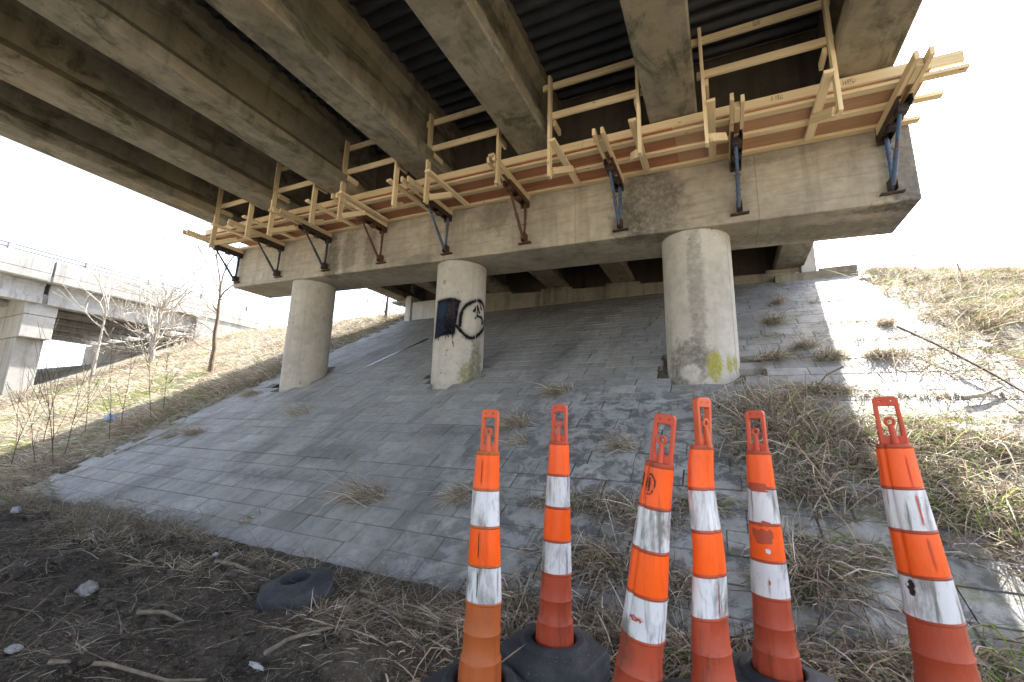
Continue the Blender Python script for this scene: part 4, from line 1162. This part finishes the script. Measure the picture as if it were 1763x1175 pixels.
# bushy pale tree
LB = []
rgt = random.Random(5)
for i in range(34):
    a = rgt.uniform(0, 6.28); e = rgt.choice((.0, .1, .25, .5, .9, 2.2, 3.5))
    LB.append((rgt.uniform(.15, 1), (math.cos(a), math.sin(a) * .7, e), rgt.uniform(1.6, 2.6) + (.9 if e > 2 else 0), rgt.uniform(.018, .032)))
bare_tree("bare_tree", "dense pale bushy bare tree on the sunlit bank in front of the far overpass", -19.8, 8.46, 5, .085,
          [(0, 0, 0), (.12, 0, .4), (-.02, 0, .8), (.1, 0, 1.4), (.15, 0, 2.0), (.2, 0, 2.6)], LB, M['bark_grey'], 12, depth=2, kids=4, spread=.75, upw=.05, minr=.0065)
bare_tree("bare_tree", "slender pale forked sapling at the left beside the far overpass pier", -19.6, 6.8, 4, .06,
          [(0, 0, 0), (.0, 0, .8), (.02, 0, 1.6), (.03, 0, 2.3)],
          [(1, (-.8, 0, 1), 1.5, .035), (1, (.1, 0, 1), 2.3, .03), (1, (.35, 0, 1), 1.9, .03), (.95, (-.5, 0, 1.1), 2.5, .03), (.95, (-1, 0, .35), 2.2, .022), (.85, (-1, .2, .3), 2.6, .02), (1, (.7, 0, .5), 1.0, .02), (.6, (-1, 0, .15), 2.2, .012)], M['bark_grey'], 21, depth=1, kids=2, spread=.4, upw=.03, minr=.007)
bare_tree("bare_tree", "small dark forked tree on the bank top, between the left column and the graffiti column", -10.6, 11.2, 3, .07,
          [(0, 0, 0), (.0, 0, .6), (.02, 0, 1.2)],
          [(1, (-.4, 0, 1), 1.6, .05), (1, (.35, 0, 1), 1.6, .045), (.95, (-1, 0, .1), 1.5, .03), (.95, (-1, .2, -.3), 1.5, .022), (.9, (-.9, 0, .3), 1.4, .02)], M['bark_brown'], 31, depth=2, kids=3, spread=.55, upw=.0, minr=.005)
# brush on the bank top behind
for i, (bx, by, hh, lab) in enumerate(((-11.6, 12.2, 1.3, "tangled brown brush on the bank top left of the small dark forked tree"), (-17.5, 13.2, 1.1, "reddish dry brush below the end of the far overpass parapet"), (-20.3, 9.6, 1.2, "pale scrub tangled behind the bushy tree"))):
    z = float(H(bx, by)); rg = random.Random(50 + i); mb = MB()
    for k in range(16):
        a = rg.uniform(0, 6.28)
        branch(mb, Vector((bx + rg.uniform(-1, 1), by + rg.uniform(-.5, .5), z - .05)), Vector((math.cos(a) * .6, math.sin(a) * .6, 1)), hh * rg.uniform(.6, 1.2), .010, 2, rg, 4, 3, .2, .05, .7, .005)
    tag(mb.build("shrub", M['bark_brown'] if i != 2 else M['bark_grey'], None, loc=(bx, by, z)), lab, "shrub")

# dead weed stalks beside the paving, left foreground
rg = random.Random(77)
W1 = [(-9.9, 3.2), (-10.2, 3.4), (-10.6, 3.2), (-11.0, 3.5), (-10.0, 3.9), (-10.4, 4.2), (-11.3, 4.0), (-10.9, 3.0), (-11.8, 3.6), (-9.8, 4.4), (-10.1, 4.7), (-12.3, 3.4)]
for i, (wx, wy) in enumerate(W1):
    z = float(H(wx, wy)); mb = MB(); hh = rg.uniform(1.0, 1.9)
    branch(mb, Vector((wx, wy, z - .03)), Vector((rg.uniform(-.5, .15), rg.uniform(-.15, .15), 1)), hh, .008, 1, rg, 6, 7, .05, .03, .55, .003)
    o = mb.build("weed_stalk", M['twig'], None, loc=(wx, wy, z))
    tag(o, "thin brown dead weed stalk in the thicket beside the left edge of the paving", "weed", "dead weed stalks beside the paving")
for (wx, wy, hh, lab) in ((3.55, 10.6, .75, "short upright dead twig on the right bank crest, against the sky"), (3.95, 10.0, 1.0, "tall leaning dead twig on the right bank crest, against the sky"), (3.2, 11.0, .35, "tiny dead twig on the crest left of the upright twig")):
    z = float(H(wx, wy)); mb = MB()
    branch(mb, Vector((wx, wy, z - .03)), Vector((-.25 if hh > .9 else 0, 0, 1)), hh, .012, 1, rg, 5, 2 if hh > .9 else 5, .06, .02, .6, .005)
    tag(mb.build("dead_twig", M['twig'], None, loc=(wx, wy, z)), lab, "twig")

def stick(pts, r, mat, lab, name="stick", lift=.01):
    P = []
    for q in pts:
        x, y = q[0], q[1]; dz = q[2] if len(q) > 2 else 0
        P.append(Vector((x, y, float(surf(np.array(x), np.array(y))) + lift + dz)))
    mb = MB(); n = len(P); mb.tube(P, [r * (1 - .5 * i / (n - 1)) for i in range(n)], 8)
    o = mb.build(name, M[mat], None, smooth='auto', loc=P[0]); return tag(o, lab, "stick")
N = NT("weathered_wood"); p = N.obj(); n = N.noise(N.scale(p, (20, 20, 20)), 1.0, 5, .7)
M['stick'] = N.fin(N.mix(N.ramp(n, .35, .65), (.13, .10, .07), (.25, .20, .15)), .85, N.bump(n, .006), .2)
stick([(-2.75, 1.02), (-2.55, 1.15), (-2.35, 1.3), (-2.2, 1.38)], .011, 'stick', "long pale broken branch in the mud at the lower left corner", lift=.02)
stick([(-2.05, 1.55), (-1.98, 1.62), (-1.86, 1.74), (-1.78, 1.86)], .012, 'stick', "curved brown stick on the mud below the loose rubber base", lift=.03)
stick([(-2.25, 2.36), (-1.9, 2.34), (-1.5, 2.22), (-1.25, 2.12)], .012, 'stick', "long grey branch lying right of the loose rubber base", lift=.04)
stick([(-2.0, 2.12), (-1.7, 2.12), (-1.35, 2.10)], .013, 'stick', "second grey branch below the long one, right of the loose rubber base", lift=.04)
stick([(-3.1, 1.5), (-2.95, 1.56), (-2.8, 1.58)], .014, 'stick', "stubby split piece of wood on the mud at left", lift=.02)
stick([(-3.6, 2.2), (-3.45, 2.26), (-3.25, 2.24)], .02, 'stick', "broken pale stump piece in the mud at the foot of the paving", lift=.02)
stick([(2.05, 6.9, .15), (2.2, 6.3, .12), (2.3, 5.6, .10), (2.33, 5.0, .1)], .016, 'twig', "long thin dark branch lying across the sunlit right bank", "fallen_branch", .03)
stick([(1.25, 6.0, .05), (1.05, 5.75, .08), (.9, 5.5, .06)], .012, 'twig', "short dark branch lying at the shadow edge on the right", "fallen_branch", .02)
stick([(.88, 3.15, .25), (.90, 3.1, .12), (.93, 3.0, .0)], .014, 'stick', "grey stick poking up at the lower right, beside the rightmost cone", lift=.02)
stick([(1.95, 5.3), (2.1, 5.35), (2.3, 5.5)], .022, 'bark_grey', "thick pale branch at the right edge of the picture", "fallen_branch", .05)
stick([(-9.0, 3.6, .0), (-8.85, 4.0, .02), (-8.75, 4.3, .02), (-8.85, 4.5, .1)], .014, 'bark_grey', "pale bent branch lying along the left edge of the paving", "fallen_branch", .02)

# litter
def crumple(name, lab, x, y, sx_, sy_, sz_, col, seed, lift=.0):
    rg = random.Random(seed); bm = bmesh.new(); bmesh.ops.create_icosphere(bm, subdivisions=3, radius=1)
    for v in bm.verts:
        k = 1 + .5 * (float(vnoise(v.co.x * 2.2 + seed, v.co.y * 2.2 + v.co.z * 1.7, seed)) - .5) + rg.uniform(-.05, .05)
        v.co = Vector((v.co.x * sx_ * k, v.co.y * sy_ * k, max(v.co.z, -.3) * sz_ * k))
    me = bpy.data.meshes.new(name); bm.to_mesh(me); bm.free()
    m = bpy.data.materials.get("litter_%d" % seed)
    N = NT("litter_%d" % seed); n = N.noise(N.obj(), 30, 4, .6)
    mt = N.fin(N.mix(N.ramp(n, .35, .7), tuple(c * .55 for c in col), col), .5, N.bump(n, .01), .4)
    z = float(surf(np.array(x), np.array(y)))
    o = link(name, me, mt, base=Vector((x, y, z + lift))); return tag(o, lab, "litter")
crumple("plastic_bag", "crumpled grey-white plastic bag on the mud at left", -3.9, 1.56, .07, .05, .05, (.27, .26, .25), 1, .02)
crumple("plastic_bag", "blue plastic bag caught in the weeds left of the paving", -11.6, 4.45, .10, .08, .11, (.32, .42, .66), 2, .06)
crumple("paper_scrap", "small white paper scrap on the mud at the lower left edge", -3.28, 1.07, .05, .03, .012, (.42, .42, .42), 3, .02)
crumple("paper_scrap", "white cylinder-like scrap lying in the dark mud at bottom centre", -2.03, 1.50, .055, .014, .014, (.5, .5, .5), 4, .03)
crumple("paper_scrap", "white scrap in the dead grass at the left edge, above the mud", -7.2, 2.1, .05, .04, .05, (.36, .37, .42), 5, .03)
crumple("bottle_cap", "tiny white speck of litter at the foot of the paving", -3.9, 2.38, .03, .02, .015, (.7, .7, .75), 6, .02)

# thin trickle of water running down the paving behind the graffiti column
N = NT("water"); N.fin((.02, .02, .02), .08, N.bump(N.noise(N.pos(), 40, 3, .6), .002), .8)
pts = [(-6.99, 6.80, .008), (-6.93, 7.15, .018), (-6.88, 7.5, .022), (-6.82, 7.8, .03), (-6.74, 8.25, .045), (-6.68, 8.55, .05), (-6.66, 8.62, .01)]
mb = MB()
for x_, y_, w_ in pts:
    for s_ in (-1, 1): mb.v.append((x_ + s_ * w_, y_, PA + PB * y_ + .013))
for i in range(len(pts) - 1):
    mb.f.append((2 * i, 2 * i + 1, 2 * i + 3, 2 * i + 2)); mb.uv.append(None)
tag(mb.build("water", N.m), kind='structure')
